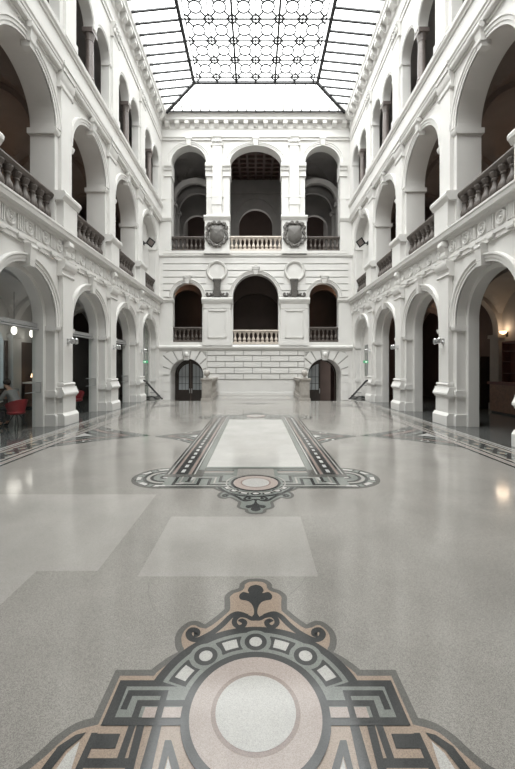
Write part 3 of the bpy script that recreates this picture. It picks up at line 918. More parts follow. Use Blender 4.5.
for sg in (-1, 1):
    cx = sg * DX
    m = MB(back_map)              # wedge-shaped voussoirs fanning round the door
    n = 9
    for k in range(n):
        a0 = PI * k / n + .028; a1 = PI * (k + 1) / n - .028
        pin = [(cx + 1.03 * math.cos(a), 1.19 + 1.03 * math.sin(a)) for a in (a0, a1)]
        def outp(a):
            r = 1.46 / max(abs(math.sin(a)), 1e-6)
            rx = (5.62 - DX) / max(abs(math.cos(a)), 1e-6) if math.cos(a) * sg > 0 else 1.20 / max(abs(math.cos(a)), 1e-6)
            r = min(r, rx, 1.9)
            return (cx + r * math.cos(a), 1.19 + r * math.sin(a))
        o0, o1 = outp(a0), outp(a1)
        zz_ = [pin[0], o0, o1, pin[1]]
        if n % 2 and k == n // 2:
            continue
        m.hexa([(p[0], -.07, p[1]) for p in zz_], [(p[0], .01, p[1]) for p in zz_])
    m.cur = 1
    q = [(cx + 1.04 * math.cos(PI * k / 18), 1.19 + 1.04 * math.sin(PI * k / 18)) for k in range(19)]
    for k in range(18):
        oa, ob = outp(PI * k / 18 + .001), outp(PI * (k + 1) / 18 - .001)
        oo = [(c_[0] + (p_[0] - c_[0]) * .97, c_[1] + (p_[1] - c_[1]) * .97) for c_, p_ in ((q[k], oa), (q[k + 1], ob))]
        m.hexa([(p[0], -.004, p[1]) for p in (q[k], oo[0], oo[1], q[k + 1])], [(p[0], .004, p[1]) for p in (q[k], oo[0], oo[1], q[k + 1])])
    m.cur = 0
    # jamb blocks
    for za, zb in ((-.9, -.35), (-.32, .2), (.22, .72), (.75, 1.17)):
        for e in (-1, 1):
            a, b = sorted((cx + e * 1.03, cx + e * 1.22 if e * sg < 0 else cx + e * 1.42))
            m.box(a, b, -.05, .01, za, zb)
    m.build('voussoirs', [M['white'], M['joint_shade']], WB, smooth=False)
    m = MB(back_map)
    m.hexa([(cx - .13, -.10, 2.10), (cx + .13, -.10, 2.10), (cx + .13, .05, 2.10), (cx - .13, .05, 2.10)], [(cx - .22, -.15, 2.70), (cx + .22, -.15, 2.70), (cx + .22, .05, 2.70), (cx - .22, .05, 2.70)])
    m.ball((cx, -.14, 2.45), .14, 10, 7, (1, .7, 1.1))
    m.build('keystone', M['white'], WB)
for sc, r, zs in ((-MX, .89, 5.9), (0, 1.38, 5.95), (MX, .89, 5.9)):
    m = MB(back_map)
    m.sweep_arch(sc, zs, [(r, -.02), (r, -.05), (r + .08, -.05), (r + .09, -.08), (r + .16, -.08), (r + .18, -.12), (r + .22, -.12), (r + .23, 0)])
    m.build('archivolt', M['white'], WB)
    m = MB(back_map)
    t = zs + r
    m.hexa([(sc - .11, -.15, t - .06), (sc + .11, -.15, t - .06), (sc + .11, .05, t - .06), (sc - .11, .05, t - .06)], [(sc - .20, -.20, t + .36), (sc + .20, -.20, t + .36), (sc + .20, .05, t + .36), (sc - .20, .05, t + .36)])
    m.box(sc - .24, sc + .24, -.23, 0, t + .36, t + .43)
    m.lathe((sc - .2, -.16, t + .28), [(.06, 0), (.06, .4)], 10, 's')
    m.build('keystone', M['white'], WB)
m = MB(back_map)                # imposts of the mezzanine arches
for e in (-1, 1):
    for a, b in ((5.85, MX + .83), ):
        a, b = sorted((e * a, e * b))
        m.extr([(.2, 5.62), (-.03, 5.62), (-.06, 5.68), (-.10, 5.74), (-.10, 5.82), (.2, 5.82)], a, b)
m.build('impost', M['white'], WB)
for sg in (-1, 1):
    cx = sg * 2.32
    m = MB(back_map)            # pedestal between the mezzanine arches, with sunk panel and cap
    m.box(cx - .82, cx + .82, -.16, 0, 2.98, 5.56)
    m.box(cx - .90, cx + .90, -.20, 0, 2.98, 3.2)
    m.extr([(0, 5.50), (-.18, 5.50), (-.20, 5.56), (-.26, 5.64), (-.29, 5.72), (-.29, 5.80), (-.22, 5.86), (0, 5.88)], cx - .93, cx + .93)
    m.box(cx - .86, cx + .86, -.18, 0, 5.22, 5.27)
    for a, b, c, d in ((cx - .55, cx - .50, 3.45, 5.1), (cx + .50, cx + .55, 3.45, 5.1)):
        m.box(a, b, -.205, -.15, c, d)
    m.box(cx - .55, cx + .55, -.205, -.15, 5.05, 5.1); m.box(cx - .55, cx + .55, -.205, -.15, 3.45, 3.5)
    m.build('pedestal', M['white'], WB)
    m = MB(back_map)            # round frame over the scrolled ornament
    cc = sg * 2.35
    m.lathe((cc, 0, 7.49), [(.62, .0), (.62, -.10), (.58, -.14), (.55, -.10), (.53, -.13), (.49, -.10), (.48, -.03), (.40, -.035), (.02, -.06)], 40, 'd')
    m.build('roundel', M['white'], WB)
    # upper pedestal behind the shield
    m = MB(back_map)
    m.box(cx - .74, cx + .74, -.20, 0, 8.5, 10.55)
    m.extr([(0, 10.5), (-.21, 10.5), (-.25, 10.58), (-.30, 10.66), (-.31, 10.74), (-.24, 10.80), (0, 10.82)], cx - .80, cx + .80)
    m.box(cx - .78, cx + .78, -.24, 0, 8.5, 8.72)
    m.build('upper_pedestal', M['white'], WB)
    m = MB(back_map)            # pier with central pilaster
    px = sg * 2.33
    m.box(px - .27, px + .27, -.17, 0, 10.8, 15.15)
    m.box(px - .30, px + .30, -.20, 0, 11.45, 11.9)
    m.box(px - .33, px + .33, -.21, 0, 11.9, 11.97)
    m.box(px - .66, px + .66, -.04, 0, 11.95, 12.02)
    m.extr([(0, 15.02), (-.19, 15.02), (-.20, 15.08), (-.18, 15.2), (-.24, 15.42), (-.30, 15.52), (-.30, 15.60), (0, 15.60)], px - .36, px + .36)
    for q in (-.24, -.08, .08, .24):
        m.ball((px + q, -.22, 15.27), .08, 8, 6, (1, .7, 1.4))
    m.ball((px - .3, -.25, 15.47), .085, 8, 6); m.ball((px + .3, -.25, 15.47), .085, 8, 6)
    m.build('pilaster', M['white'], WB)
# imposts, pilaster shafts and archivolts of the top arches
cap = [(.62, 13.18), (-.05, 13.18), (-.11, 13.22), (-.05, 13.27), (-.05, 13.52), (-.12, 13.58), (-.12, 13.70), (-.21, 13.78), (-.22, 13.98), (.62, 13.98)]
for e in (-1, 1):
    for jamb, sn in ((UX + 1.07, 1), (UX - 1.07, -1), (1.58, 1)):
        m = MB(back_map)
        a, b = sorted((e * (jamb - sn * .06), e * (jamb + sn * .40)))
        m.extr(cap, a, b)
        a, b = sorted((e * jamb, e * (jamb + sn * .36)))
        m.box(a, b, -.03, 0, 10.82 if jamb < 5 else 8.74, 13.2)
        if jamb > 5:
            a, b = sorted((e * (jamb - .03), e * 5.85))
            m.extr([(.3, 10.5), (-.05, 10.5), (-.12, 10.66), (-.12, 10.76), (.3, 10.8)], a, b)
            m.extr([(.3, 11.85), (-.04, 11.85), (-.04, 11.95), (.3, 11.98)], a, b)
        m.build('impost', M['white'], WB)
for sc, r in ((-UX, 1.07), (0, 1.58), (UX, 1.07)):
    m = MB(back_map)
    k = 1.1 / r
    pr = [(r, -.02), (r, -.05), (r + .1, -.05), (r + .11, -.08), (r + .19, -.08), (r + .21, -.11), (r + .25, -.11), (r + .26, 0)]
    m.sweep_arch(sc, 14.0, pr, 1.0 if r < 1.2 else (1.1 + .0) / r)
    m.build('archivolt', M['white'], WB)
    m = MB(back_map)
    m.hexa([(sc - .11, -.14, 15.04), (sc + .11, -.14, 15.04), (sc + .11, .05, 15.04), (sc - .11, .05, 15.04)], [(sc - .16, -.18, 15.42), (sc + .16, -.18, 15.42), (sc + .16, .05, 15.42), (sc - .16, .05, 15.42)])
    m.box(sc - .20, sc + .20, -.20, 0, 15.42, 15.52)
    m.build('keystone', M['white'], WB)
# wall behind the photographer
m = MB()
m.box(-10.2, 10.2, -3.4, -3.11, -.25, 17.3)
structure(m.build('wall_front', M['white']), 'plain white wall closing the hall behind the camera', 'wall')

# ------------------------------------------------------------------ galleries behind the arcades
def vault(mb, s0, s1, d0, d1, zs, rise, n=20):
    sc, dc = (s0 + s1) / 2, (d0 + d1) / 2
    a, b = (s1 - s0) / 2, (d1 - d0) / 2
    g = {}
    for i in range(n + 1):
        for j in range(n + 1):
            u, v = -1 + 2 * i / n, -1 + 2 * j / n
            h = max(math.sqrt(max(0, 1 - u * u)), math.sqrt(max(0, 1 - v * v)))
            g[i, j] = mb.P(sc + a * u, dc + b * v, zs + rise * h)
    for i in range(n):
        for j in range(n):
            mb.F((g[i, j], g[i + 1, j], g[i + 1, j + 1], g[i, j + 1]))
GD = 3.95
def gallery(sg, names):
    mp = side_map(sg)
    # ground storey
    m = MB(mp); m.cur = 0
    lo = 0.57
    m.cur = 0
    for i, c in enumerate(CENT):
        a, b = PIERS[i], PIERS[i + 1]
        if a < 3: continue
        vault(m, a, b, lo, GD, 3.15, 1.66)
    for p in PIERS:
        if p < 3: continue
        mb = m
        # transverse arch between bays, in the plane across the gallery
        mp2 = (lambda sgn: (lambda s, d, z: (sgn * (5.85 + s), d, z)))(sg)
        old = m.mp; m.mp = mp2
        dc = (lo + GD) / 2; r = (GD - lo) / 2
        m.sweep_arch(dc, 3.15, [(r - .16, p - .17), (r - .16, p + .17), (r + .1, p + .17), (r + .1, p - .17)], foot=0.0 if False else 2.9)
        m.mp = old
    m.cur = 1
    m.box(S0, S1 + .5, .57, GD + .3, 5.2, 5.72)
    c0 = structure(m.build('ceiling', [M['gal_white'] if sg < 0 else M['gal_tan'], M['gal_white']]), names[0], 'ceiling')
    # first floor
    m = MB(mp)
    for i, c in enumerate(CENT):
        a, b = PIERS[i], PIERS[i + 1]
        if a < 3: continue
        vault(m, a, b, .72, GD, 8.72, 1.62)
    for p in PIERS:
        if p < 3: continue
        old = m.mp; m.mp = mp2
        dc = (.72 + GD) / 2; r = (GD - .72) / 2
        m.sweep_arch(dc, 8.72, [(r - .16, p - .17), (r - .16, p + .17), (r + .1, p + .17), (r + .1, p - .17)], foot=8.5)
        m.mp = old
    m.cur = 1
    m.box(S0, S1 + .5, .72, GD + .3, 10.8, 11.40)
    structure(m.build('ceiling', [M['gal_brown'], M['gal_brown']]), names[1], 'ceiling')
    m = MB(mp)
    m.box(S0, S1 + .7, .35, GD + .3, 15.6, 15.9)
    structure(m.build('ceiling', M['gal_grey']), names[2], 'ceiling')
gallery(-1, ('white groin vaults over the left ground-floor gallery', 'brown groin vaults over the left first-floor gallery', 'flat grey ceiling of the left top-floor gallery'))
gallery(1, ('tan groin vaults over the right ground-floor gallery', 'brown groin vaults over the right first-floor gallery', 'flat grey ceiling of the right top-floor gallery'))

# outer walls of the galleries
for sg, nm, lab in ((-1, 'wall_outer_left', 'outer wall of the left-hand galleries'), (1, 'wall_outer_right', 'outer wall of the right-hand galleries')):
    mp = side_map(sg)
    m = MB(mp)
    m.cur = 0
    if sg < 0:
        m.panel(S0, 7.51, 0, 5.4, GD, GD + .3, [(6.2, .7, .9, 2.6, .7)])
        m.panel(7.51, 11.05, 0, 5.4, GD, GD + .3, [(9.28, .7, .9, 2.6, .7)])
        m.panel(11.05, 14.59, 0, 5.4, GD, GD + .3, [(13.4, .7, .9, 2.6, .7)])
        m.box(14.59, 15.9, GD, GD + .3, 0, 5.4)
        m.cur = 3
        m.box(15.9, S1 + .5, GD, GD + .3, 0, 5.4)
        for a_, b_, t_ in ((11.35, 12.68, 2.75), (12.68, 14.12, .88), (14.12, 14.3, 2.75), (14.88, 15.9, 2.75)):
            m.box(a_, b_, GD - .05, GD, 0, t_)
    else:
        m.box(S0, 15.0, GD, GD + .3, 0, 5.4)
        m.cur = 3
        m.box(15.0, S1 + .5, GD, GD + .3, 0, 5.4)
    m.cur = 1
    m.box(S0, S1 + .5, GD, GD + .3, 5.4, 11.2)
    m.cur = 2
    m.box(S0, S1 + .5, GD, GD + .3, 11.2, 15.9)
    # engaged piers carrying the vaults
    for p in PIERS:
        if p < 3: continue
        for za, zb, ci in ((0, 3.0, 0), (5.78, 8.6, 1)):
            m.cur = ci
            m.box(p - .26, p + .26, GD - .22, GD, za, zb)
            m.box(p - .32, p + .32, GD - .28, GD, zb - .14, zb)
            m.box(p - .30, p + .30, GD - .26, GD, za, za + .25)
    m.cur = 1
    m.box(S0, S1, .72, GD, 5.72, 5.78)
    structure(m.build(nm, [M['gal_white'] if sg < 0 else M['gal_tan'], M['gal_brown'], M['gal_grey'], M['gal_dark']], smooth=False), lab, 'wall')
    m = MB(mp)
    m.box(S0, S1, .4, .5, 11.0, 11.1)
    # end walls of the galleries
for sg in (-1, 1):
    m = MB(side_map(sg))
    m.box(YB, YB + .3, .0, GD + 3.0, -1.4, 17.3)
    structure(m.build('wall_gallery_end', M['gal_brown']), 'end wall of the %s galleries beside the rear wall' % ('left' if sg < 0 else 'right'), 'wall')

# rooms behind the end wall
m = MB(back_map)
m.cur = 1
m.box(-5.9, 5.9, 4.2, 4.4, -1.4, 2.9)                 # behind the doors
m.box(-5.9, 5.9, .0, 4.4, -1.4, -1.1)
m.box(-5.9, 5.9, .5, 4.4, 2.78, 3.04)
m.cur = 0
m.box(-5.9, 5.9, 3.4, 3.6, 2.8, 8.5)                  # mezzanine room
m.cur = 1
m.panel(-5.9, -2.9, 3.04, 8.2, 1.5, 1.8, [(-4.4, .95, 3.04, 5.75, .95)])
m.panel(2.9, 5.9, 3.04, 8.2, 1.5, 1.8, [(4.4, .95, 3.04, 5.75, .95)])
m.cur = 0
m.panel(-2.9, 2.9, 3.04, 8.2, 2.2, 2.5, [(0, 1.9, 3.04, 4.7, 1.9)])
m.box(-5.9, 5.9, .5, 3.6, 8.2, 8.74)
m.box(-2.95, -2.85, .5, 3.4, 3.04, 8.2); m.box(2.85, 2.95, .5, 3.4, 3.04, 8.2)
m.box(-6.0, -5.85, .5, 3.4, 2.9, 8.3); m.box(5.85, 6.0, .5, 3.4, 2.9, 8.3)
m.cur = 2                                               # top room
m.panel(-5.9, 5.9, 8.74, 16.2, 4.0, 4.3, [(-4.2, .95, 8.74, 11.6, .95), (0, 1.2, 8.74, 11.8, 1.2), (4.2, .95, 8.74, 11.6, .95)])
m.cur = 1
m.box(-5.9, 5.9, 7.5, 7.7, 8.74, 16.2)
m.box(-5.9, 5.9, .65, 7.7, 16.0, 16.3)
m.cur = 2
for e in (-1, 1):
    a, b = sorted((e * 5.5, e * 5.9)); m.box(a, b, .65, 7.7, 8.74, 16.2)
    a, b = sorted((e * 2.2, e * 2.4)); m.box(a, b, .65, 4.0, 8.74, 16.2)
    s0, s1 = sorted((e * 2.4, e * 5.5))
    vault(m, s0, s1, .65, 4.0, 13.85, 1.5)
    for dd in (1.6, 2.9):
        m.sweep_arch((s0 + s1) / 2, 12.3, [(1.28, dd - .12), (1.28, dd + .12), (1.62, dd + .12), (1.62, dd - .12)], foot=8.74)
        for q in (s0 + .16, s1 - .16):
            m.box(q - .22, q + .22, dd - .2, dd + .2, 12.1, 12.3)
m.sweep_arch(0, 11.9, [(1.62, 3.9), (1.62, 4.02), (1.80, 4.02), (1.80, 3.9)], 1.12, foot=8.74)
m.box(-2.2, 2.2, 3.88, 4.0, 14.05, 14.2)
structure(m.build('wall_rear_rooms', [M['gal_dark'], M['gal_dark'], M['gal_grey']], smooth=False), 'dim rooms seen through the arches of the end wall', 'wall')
m = MB(back_map)                                        # coffered ceiling of the top middle room
m.cur = 0
m.box(-2.2, 2.2, .66, 4.0, 15.22, 15.35)
m.cur = 1
for i in range(9):
    x = -2.2 + 4.4 * i / 8
    m.box(x - .07, x + .07, .66, 4.0, 15.05, 15.22)
for j in range(7):
    y = .8 + 3.1 * j / 6
    m.box(-2.2, 2.2, y - .07, y + .07, 15.06, 15.22)
structure(m.build('ceiling', [M['coffer'], M['cofferbeam']]), 'dark red coffered ceiling behind the top middle arch', 'ceiling')

# stairs going down to the two doors, cut into the floor on both sides
for sg in (-1, 1):
    m = MB()
    a, b = sorted((sg * 2.62, sg * 5.85))
    n = 7
    for k in range(n):
        y0 = SW + .28 * k
        m.box(a, b, y0, y0 + .28 if k < n - 1 else YB + .02, -1.4, -.157 * (k + 1) if k < n - 1 else -1.1)
    m.build('stair', M['step'])
    o = COL.objects[-1]
    o = [x for x in bpy.data.objects if x.name.startswith('stair') and x.type == 'MESH' and 'kind' not in x.keys()][-1]
    structure(o, 'stone steps going down to the %s-hand door' % ('left' if sg < 0 else 'right'), 'stairs')

# ------------------------------------------------------------------ roof and skylight
XO, XN, ZO, ZN = 5.28, 3.31, 16.82, 17.02
YO, YN = 21.5, 19.5
YF, YFN = 3.0, 5.0  # unseen front end of the glass, placed so the near floor gets less light
m = MB()
for e in (-1, 1):
    a, b = sorted((e * 5.45, e * 10.3)); m.box(a, b, -3.4, YB + 8, 17.3, 17.45)
m.box(-5.45, 5.45, YO + .3, YB + 8, 17.3, 17.45)
m.box(-5.45, 5.45, -3.4, YF - .1, 17.3, 17.45)  # unseen solid roof at the front, added to darken the near floor
for e in (-1, 1):
    a, b = sorted((e * XO, e * 5.6)); m.box(a, b, -3.1, YB - .3, 16.80, 17.3)
m.box(-5.3, 5.3, YO, YB - .05, 16.80, 17.3)
m.box(-5.3, 5.3, -3.1, YF, 16.80, 17.3)  # underside of the added front roof, out of view
structure(m.build('ceiling', M['white']), 'white roof kerb around the glass skylight, with unseen front roof added to darken the near floor', 'ceiling')

sk = MB()
sk.quad((-XN, YFN, ZN), (XN, YFN, ZN), (XN, YN, ZN), (-XN, YN, ZN))
sk.quad((-XO, YF, ZO), (-XN, YFN, ZN), (-XN, YN, ZN), (-XO, YO, ZO))
sk.quad((XO, YF, ZO), (XO, YO, ZO), (XN, YN, ZN), (XN, YFN, ZN))
sk.quad((-XO, YO, ZO), (-XN, YN, ZN), (XN, YN, ZN), (XO, YO, ZO))
sk.quad((-XO, YF, ZO), (XO, YF, ZO), (XN, YFN, ZN), (-XN, YFN, ZN))
SKY_O = structure(sk.build('window_1', M['skyglass'], smooth=False), 'large glass skylight with black iron bars over the hall', 'window')
m = MB()      # main frame: hips, inner frame and outer edge
def bar(p, q, w_, h_):
    p = Vector(p); q = Vector(q); t = (q - p).normalized(); u = t.cross(Vector((0, 0, 1))).normalized() * (w_ / 2); v = Vector((0, 0, 1)) * h_
    m.hexa([p - u - v, p + u - v, p + u, p - u], [q - u - v, q + u - v, q + u, q - u])
for e in (-1, 1):
    bar((e * XO, YO, ZO), (e * XN, YN, ZN), .14, .12); bar((e * XO, YF, ZO), (e * XN, YFN, ZN), .10, .12)
    bar((e * XN, YFN, ZN), (e * XN, YN, ZN), .15, .14)
bar((-XN, YN, ZN), (XN, YN, ZN), .12, .12); bar((-XN, YFN, ZN), (XN, YFN, ZN), .09, .12)
bar((-XO, YO - .03, ZO), (XO, YO - .03, ZO), .07, .05)
m.build('main_frame', M['iron'], SKY_O)
m = MB()      # glazing bars of the sloping margins
y = 21.37
while y > YF:
    y -= .54
    k = min(1.0, max(0.0, (YO - y) / (YO - YN)), max(0.0, (y - YF) / (YFN - YF)))
    if k < .05: continue
    for e in (-1, 1):
        bar((e * XO, y, ZO), (e * (XO + (XN - XO) * k), y, ZO + (ZN - ZO) * k), .085, .06)
x = -4.86
m_side = m
m.build('margin_bars', M['iron'], SKY_O)
m = MB()
while x < 4.9:
    k = min(1.0, (XO - abs(x)) / (XO - XN))
    bar((x, YO, ZO), (x, YO + (YN - YO) * k, ZO + (ZN - ZO) * k), .036, .03)
    bar((x, YO, ZO), (x, YO - .12, ZO + .012), .07, .05)
    x += .54
m.build('end_bars', M['iron'], SKY_O)
m = MB()      # ornamental grille of the flat centre: circles linked to diamonds
gx, gy = 1.033, 1.07
rows = [19.15 - gy * k for k in range(0, 12)]
zg = ZN - .02
for ry in rows:
    bar((-XN, ry, zg), (XN, ry, zg), .062, .04)
for k in range(-3, 4):
    bar((k * gx, 6.0, zg), (k * gx, YN, zg), .10 if k in (-1, 1) else .05, .04)
def thin(p, q): bar((p[0], p[1], zg), (q[0], q[1], zg), .066, .035)
dh = .235
for ry in rows:
    for k in range(-3, 4):
        cx = k * gx
        d4 = [(cx, ry + dh), (cx + dh, ry), (cx, ry - dh), (cx - dh, ry)]
        for i in range(4):
            p, q = d4[i], d4[(i + 1) % 4]
            if max(abs(p[0]), abs(q[0])) > XN: continue
            thin(p, q)
    for k in range(-3, 3):
        cx, cy = (k + .5) * gx, ry - gy / 2
        m.ring((cx, cy, zg - .015), .275, .036, 24, 5)
        for a in (45, 135, 225, 315):
            t = math.radians(a)
            p = (cx + .275 * math.cos(t), cy + .275 * math.sin(t))
            node = (cx + math.copysign(gx / 2, math.cos(t)), cy + math.copysign(gy / 2, math.sin(t)))
            q = (node[0] - math.copysign(dh / 2, math.cos(t)), node[1] - math.copysign(dh / 2, math.sin(t)))
            thin(p, q)
m.build('ornamental_grille', M['iron'], SKY_O)

# ------------------------------------------------------------------ doors in the end wall
def arch_leaf(mb, x0, x1, cx, d0, d1, zb, zs, r, n=14):
    """door leaf under a round arch"""
    pts = [(x0, zb), (x1, zb)]
    arc = []
    for i in range(n + 1):
        x = x1 + (x0 - x1) * i / n
        arc.append((x, zs + math.sqrt(max(0, r * r - (x - cx) ** 2))))
    pts += arc
    mb.hexa([(p[0], d0, p[1]) for p in pts], [(p[0], d1, p[1]) for p in pts])
def back_door(n, sg, open_leaf):
    cx = sg * DX
    back_map = lambda s, d, z: (s, YB + 1.0 + d, z)
    D = bpy.data.objects.new('door_%d' % n, None); COL.objects.link(D); D.location = (cx, YB + 1.42, -1.1)
    structure(D, ('dark arched double door with pale glass panes in left of end wall' if sg < 0 else 'dark arched double door standing half open in right of end wall'), 'door')
    def put(mb, nm, mt): return mb.build(nm, mt, D, origin=(cx, YB + 1.42, -1.1)) if False else fix(mb.build(nm, mt, D))
    def fix(o):
        o.matrix_parent_inverse = Matrix.Translation((-cx, -(YB + 1.42), 1.1)); return o
    m = MB(back_map)
    m.sweep_arch(cx, 1.19, [(.90, .36), (.90, .48), (1.0, .48), (1.0, .36)], foot=-1.1)
    put(m, 'door_frame', M['door'])
    for e in (-1, 1):
        if e == open_leaf:
            m = MB(back_map)      # this leaf is swung inwards
            m.box(cx + e * .87 - .03, cx + e * .87 + .03, .50, 1.35, -1.1, 1.9)
            put(m, 'door_leaf', M['darkred'])
            continue
        a, b = sorted((cx + e * .02, cx + e * .90))
        m = MB(back_map)
        arch_leaf(m, a, b, cx, .40, .46, -1.1, 1.19, .90)
        leaf = put(m, 'door_leaf', M['door'])
        m = MB(back_map)
        a, b = sorted((cx + e * .14, cx + e * .76))
        arch_leaf(m, a, b, cx, .385, .40, .22, 1.12, .78)
        put(m, 'pane', M['doorglass'])
        m = MB(back_map)
        for xx in (.34, .56):
            m.box(cx + e * xx - .012, cx + e * xx + .012, .37, .39, .22, 1.12 + math.sqrt(.78 ** 2 - xx ** 2))
        for z in (.62, 1.05):
            a, b = sorted((cx + e * .14, cx + e * .76)); m.box(a, b, .37, .39, z - .012, z + .012)
        put(m, 'glazing_bars', M['door'])
        m = MB(back_map)
        m.box(cx + e * .07 - .02, cx + e * .07 + .02, .33, .40, .0, .30)
        m.lathe((cx + e * .07, .30, .16), [(.02, 0), (.03, .03), (.02, .08)], 8, 'd')
        put(m, 'door_handle', M['steel'])
back_door(1, -1, 0)
back_door(2, 1, 1)

# ------------------------------------------------------------------ balustrades
def bal_profile(h, r):
    k = h
    return [(r * .95, 0), (r * .95, .06 * k), (r * .62, .09 * k), (r * .62, .12 * k), (r * .95, .22 * k), (r, .30 * k), (r * .86, .40 * k), (r * .55, .50 * k), (r * .42, .60 * k),
            (r * .42, .68 * k), (r * .62, .72 * k), (r * .62, .75 * k), (r * .5, .78 * k), (r * .78, .86 * k), (r * .9, .93 * k), (r * .95, .94 * k), (r * .95, k)]
bal_mesh = {}
def balustrade(name, loc, rz, length, h, n, mat, label, group, r=.13, wd=.24):
    """local x along the rail, z up"""
    t = thing(name, loc, label, 'balustrade', group, rz)
    m = MB(); m.box(-length / 2, length / 2, -wd / 2, wd / 2, 0, .12); m.build('base_rail', mat, t, bevel=.01)
    m = MB(); m.extr([(-wd / 2 + .03, h - .16), (wd / 2 - .03, h - .16), (wd / 2, h - .12), (wd / 2 + .02, h - .05), (wd / 2, h), (-wd / 2, h), (-wd / 2 - .02, h - .05), (-wd / 2, h - .12)], -length / 2, length / 2)
    m.build('top_rail', mat, t)
    bh = h - .28
    key = (round(bh, 3), r, mat.name)
    for k in range(n):
        x = -length / 2 + length * (k + .5) / n
        if key not in bal_mesh:
            m = MB(); m.lathe((0, 0, 0), bal_profile(bh, r), 14)
            o = m.build('baluster', mat, t); bal_mesh[key] = o.data
        else:
            o = bpy.data.objects.new('baluster', bal_mesh[key]); COL.objects.link(o); o.parent = t
        o.location = (x, 0, .12)
    return t
ordn = {9.28: 'nearest the camera', 12.82: 'second from the camera', 16.36: 'third from the camera', 19.9: 'farthest, beside the end wall'}
for sg, side in ((-1, 'left'), (1, 'right')):
    for c in CENT:
        if c < 8: continue
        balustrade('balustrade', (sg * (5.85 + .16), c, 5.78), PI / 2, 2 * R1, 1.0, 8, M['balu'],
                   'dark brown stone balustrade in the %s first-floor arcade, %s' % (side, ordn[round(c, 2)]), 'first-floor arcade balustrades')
for x, side in ((-MX, 'left'), (MX, 'right')):
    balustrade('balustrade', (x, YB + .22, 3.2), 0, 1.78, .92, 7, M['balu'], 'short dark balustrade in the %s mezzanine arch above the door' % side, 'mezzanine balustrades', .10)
balustrade('balustrade', (0, YB + .10, 3.08), 0, 2.76, .86, 10, M['balu_light'], 'pale stone balustrade in the wide middle mezzanine arch', 'mezzanine balustrades', .105)
for x, side in ((-UX, 'left'), (UX, 'right')):
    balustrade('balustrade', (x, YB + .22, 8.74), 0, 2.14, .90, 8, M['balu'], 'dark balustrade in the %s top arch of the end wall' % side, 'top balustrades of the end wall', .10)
balustrade('balustrade', (0, YB + .16, 8.74), 0, 3.16, .90, 12, M['balu_light'], 'pale sandstone balustrade in the top middle arch between the two shields', 'top balustrades of the end wall', .105)

# columns between the twin arches of the top floor
colr = None
for sg, side in ((-1, 'left'), (1, 'right')):
    for c in VISC:
        lab = 'brown granite column between twin arches, top floor of the %s wall, %s' % (side, ordn.get(round(c, 2), 'above the camera'))
        loc = (sg * (5.85 + .01), c, 11.60)
        if colr is None:
            colr = thing('column', loc, lab, 'column', 'top-floor columns')
            m = MB(); m.box(-.18, .18, -.18, .18, 0, .1); m.lathe((0, 0, .1), [(.175, 0), (.175, .05), (.155, .09), (.17, .13), (.158, .17)], 20); m.build('base', M['column'], colr)
            m = MB(); m.lathe((0, 0, .27), [(.14, 0), (.142, .5), (.122, 1.28), (.14, 1.30), (.14, 1.34)], 20); m.build('shaft', M['column'], colr)
            m = MB(); m.lathe((0, 0, 1.61), [(.14, 0), (.145, .05), (.17, .16), (.175, .2)], 20); m.box(-.18, .18, -.2, .2, 1.80, 1.95); m.build('capital', M['column'], colr)
        else:
            dup(colr, loc, 0, lab, 'top-floor columns')

# shields on the upper pedestals
for sg, side in ((-1, 'left'), (1, 'right')):
    cx = sg * 2.33
    t = thing('shield', (cx, YB - .20, 8.9), 'dark bronze cartouche shield on white pedestal, %s of the pale top balustrade' % side, 'shield', 'cartouche shields')
    inv = Matrix.Translation((-cx, -(YB - .20), -8.9))
    half = smooth_pts([(0, .52), (.28, .50), (.42, .40), (.40, .18), (.44, -.1), (.34, -.36), (.12, -.52), (0, -.56)], k=4)
    outl = half + [(-x, z) for x, z in reversed(half[1:-1])]
    m = MB(back_map)
    zc = 9.65
    for i in range(len(outl)):           # domed field in rings
        pass
    rings = []
    for f, dd in ((1.0, -.20), (1.0, -.27), (.85, -.31), (.5, -.345), (.02, -.36)):
        rings.append([m.P(cx + x * f, dd, zc + z * f) for x, z in outl])
    for a, b in zip(rings, rings[1:]):
        for i in range(len(outl)):
            j = (i + 1) % len(outl); m.F((a[i], a[j], b[j], b[i]))
    o = m.build('field', M['shield'], t); o.matrix_parent_inverse = inv
    m = MB(back_map)                     # rolled scrollwork rim
    rim = smooth_pts([(0, .62), (.2, .66), (.42, .62), (.56, .46), (.5, .25), (.56, .05), (.6, -.2), (.5, -.4), (.34, -.5), (.2, -.64), (0, -.70)], k=4)
    rim = rim + [(-x, z) for x, z in reversed(rim[1:-1])]
    n = len(rim)
    sec = []
    for i, (x, z) in enumerate(rim):
        a = Vector((rim[i - 1][0], rim[i - 1][1])); b = Vector((rim[(i + 1) % n][0], rim[(i + 1) % n][1])); tt = (b - a).normalized(); nn = Vector((tt.y, -tt.x))
        wv = .075 + .03 * math.sin(i * 1.1)
        row = []
        for k in range(8):
            q = 2 * PI * k / 8
            row.append(m.P(cx + x + nn.x * wv * math.cos(q), -.26 + .075 * math.sin(q), zc + z + nn.y * wv * math.cos(q)))
        sec.append(row)
    for i in range(n):
        a, b = sec[i], sec[(i + 1) % n]
        for k in range(8):
            l = (k + 1) % 8; m.F((a[k], a[l], b[l], b[k]))
    for (x, z, r) in ((.44, .60, .13), (.58, .40, .12), (.58, -.25, .13), (.42, -.48, .12), (.18, -.66, .12), (.58, .05, .10), (.15, .68, .12)):
        for e in (-1, 1):
            m.ball((cx + e * x, -.27, zc + z), r, 10, 6, (1, .6, 1)); m.ring((cx + e * x, -.31, zc + z), r * .6, .03, 12, 5, 'd')
    o = m.build('scrollwork', M['shield'], t); o.matrix_parent_inverse = inv
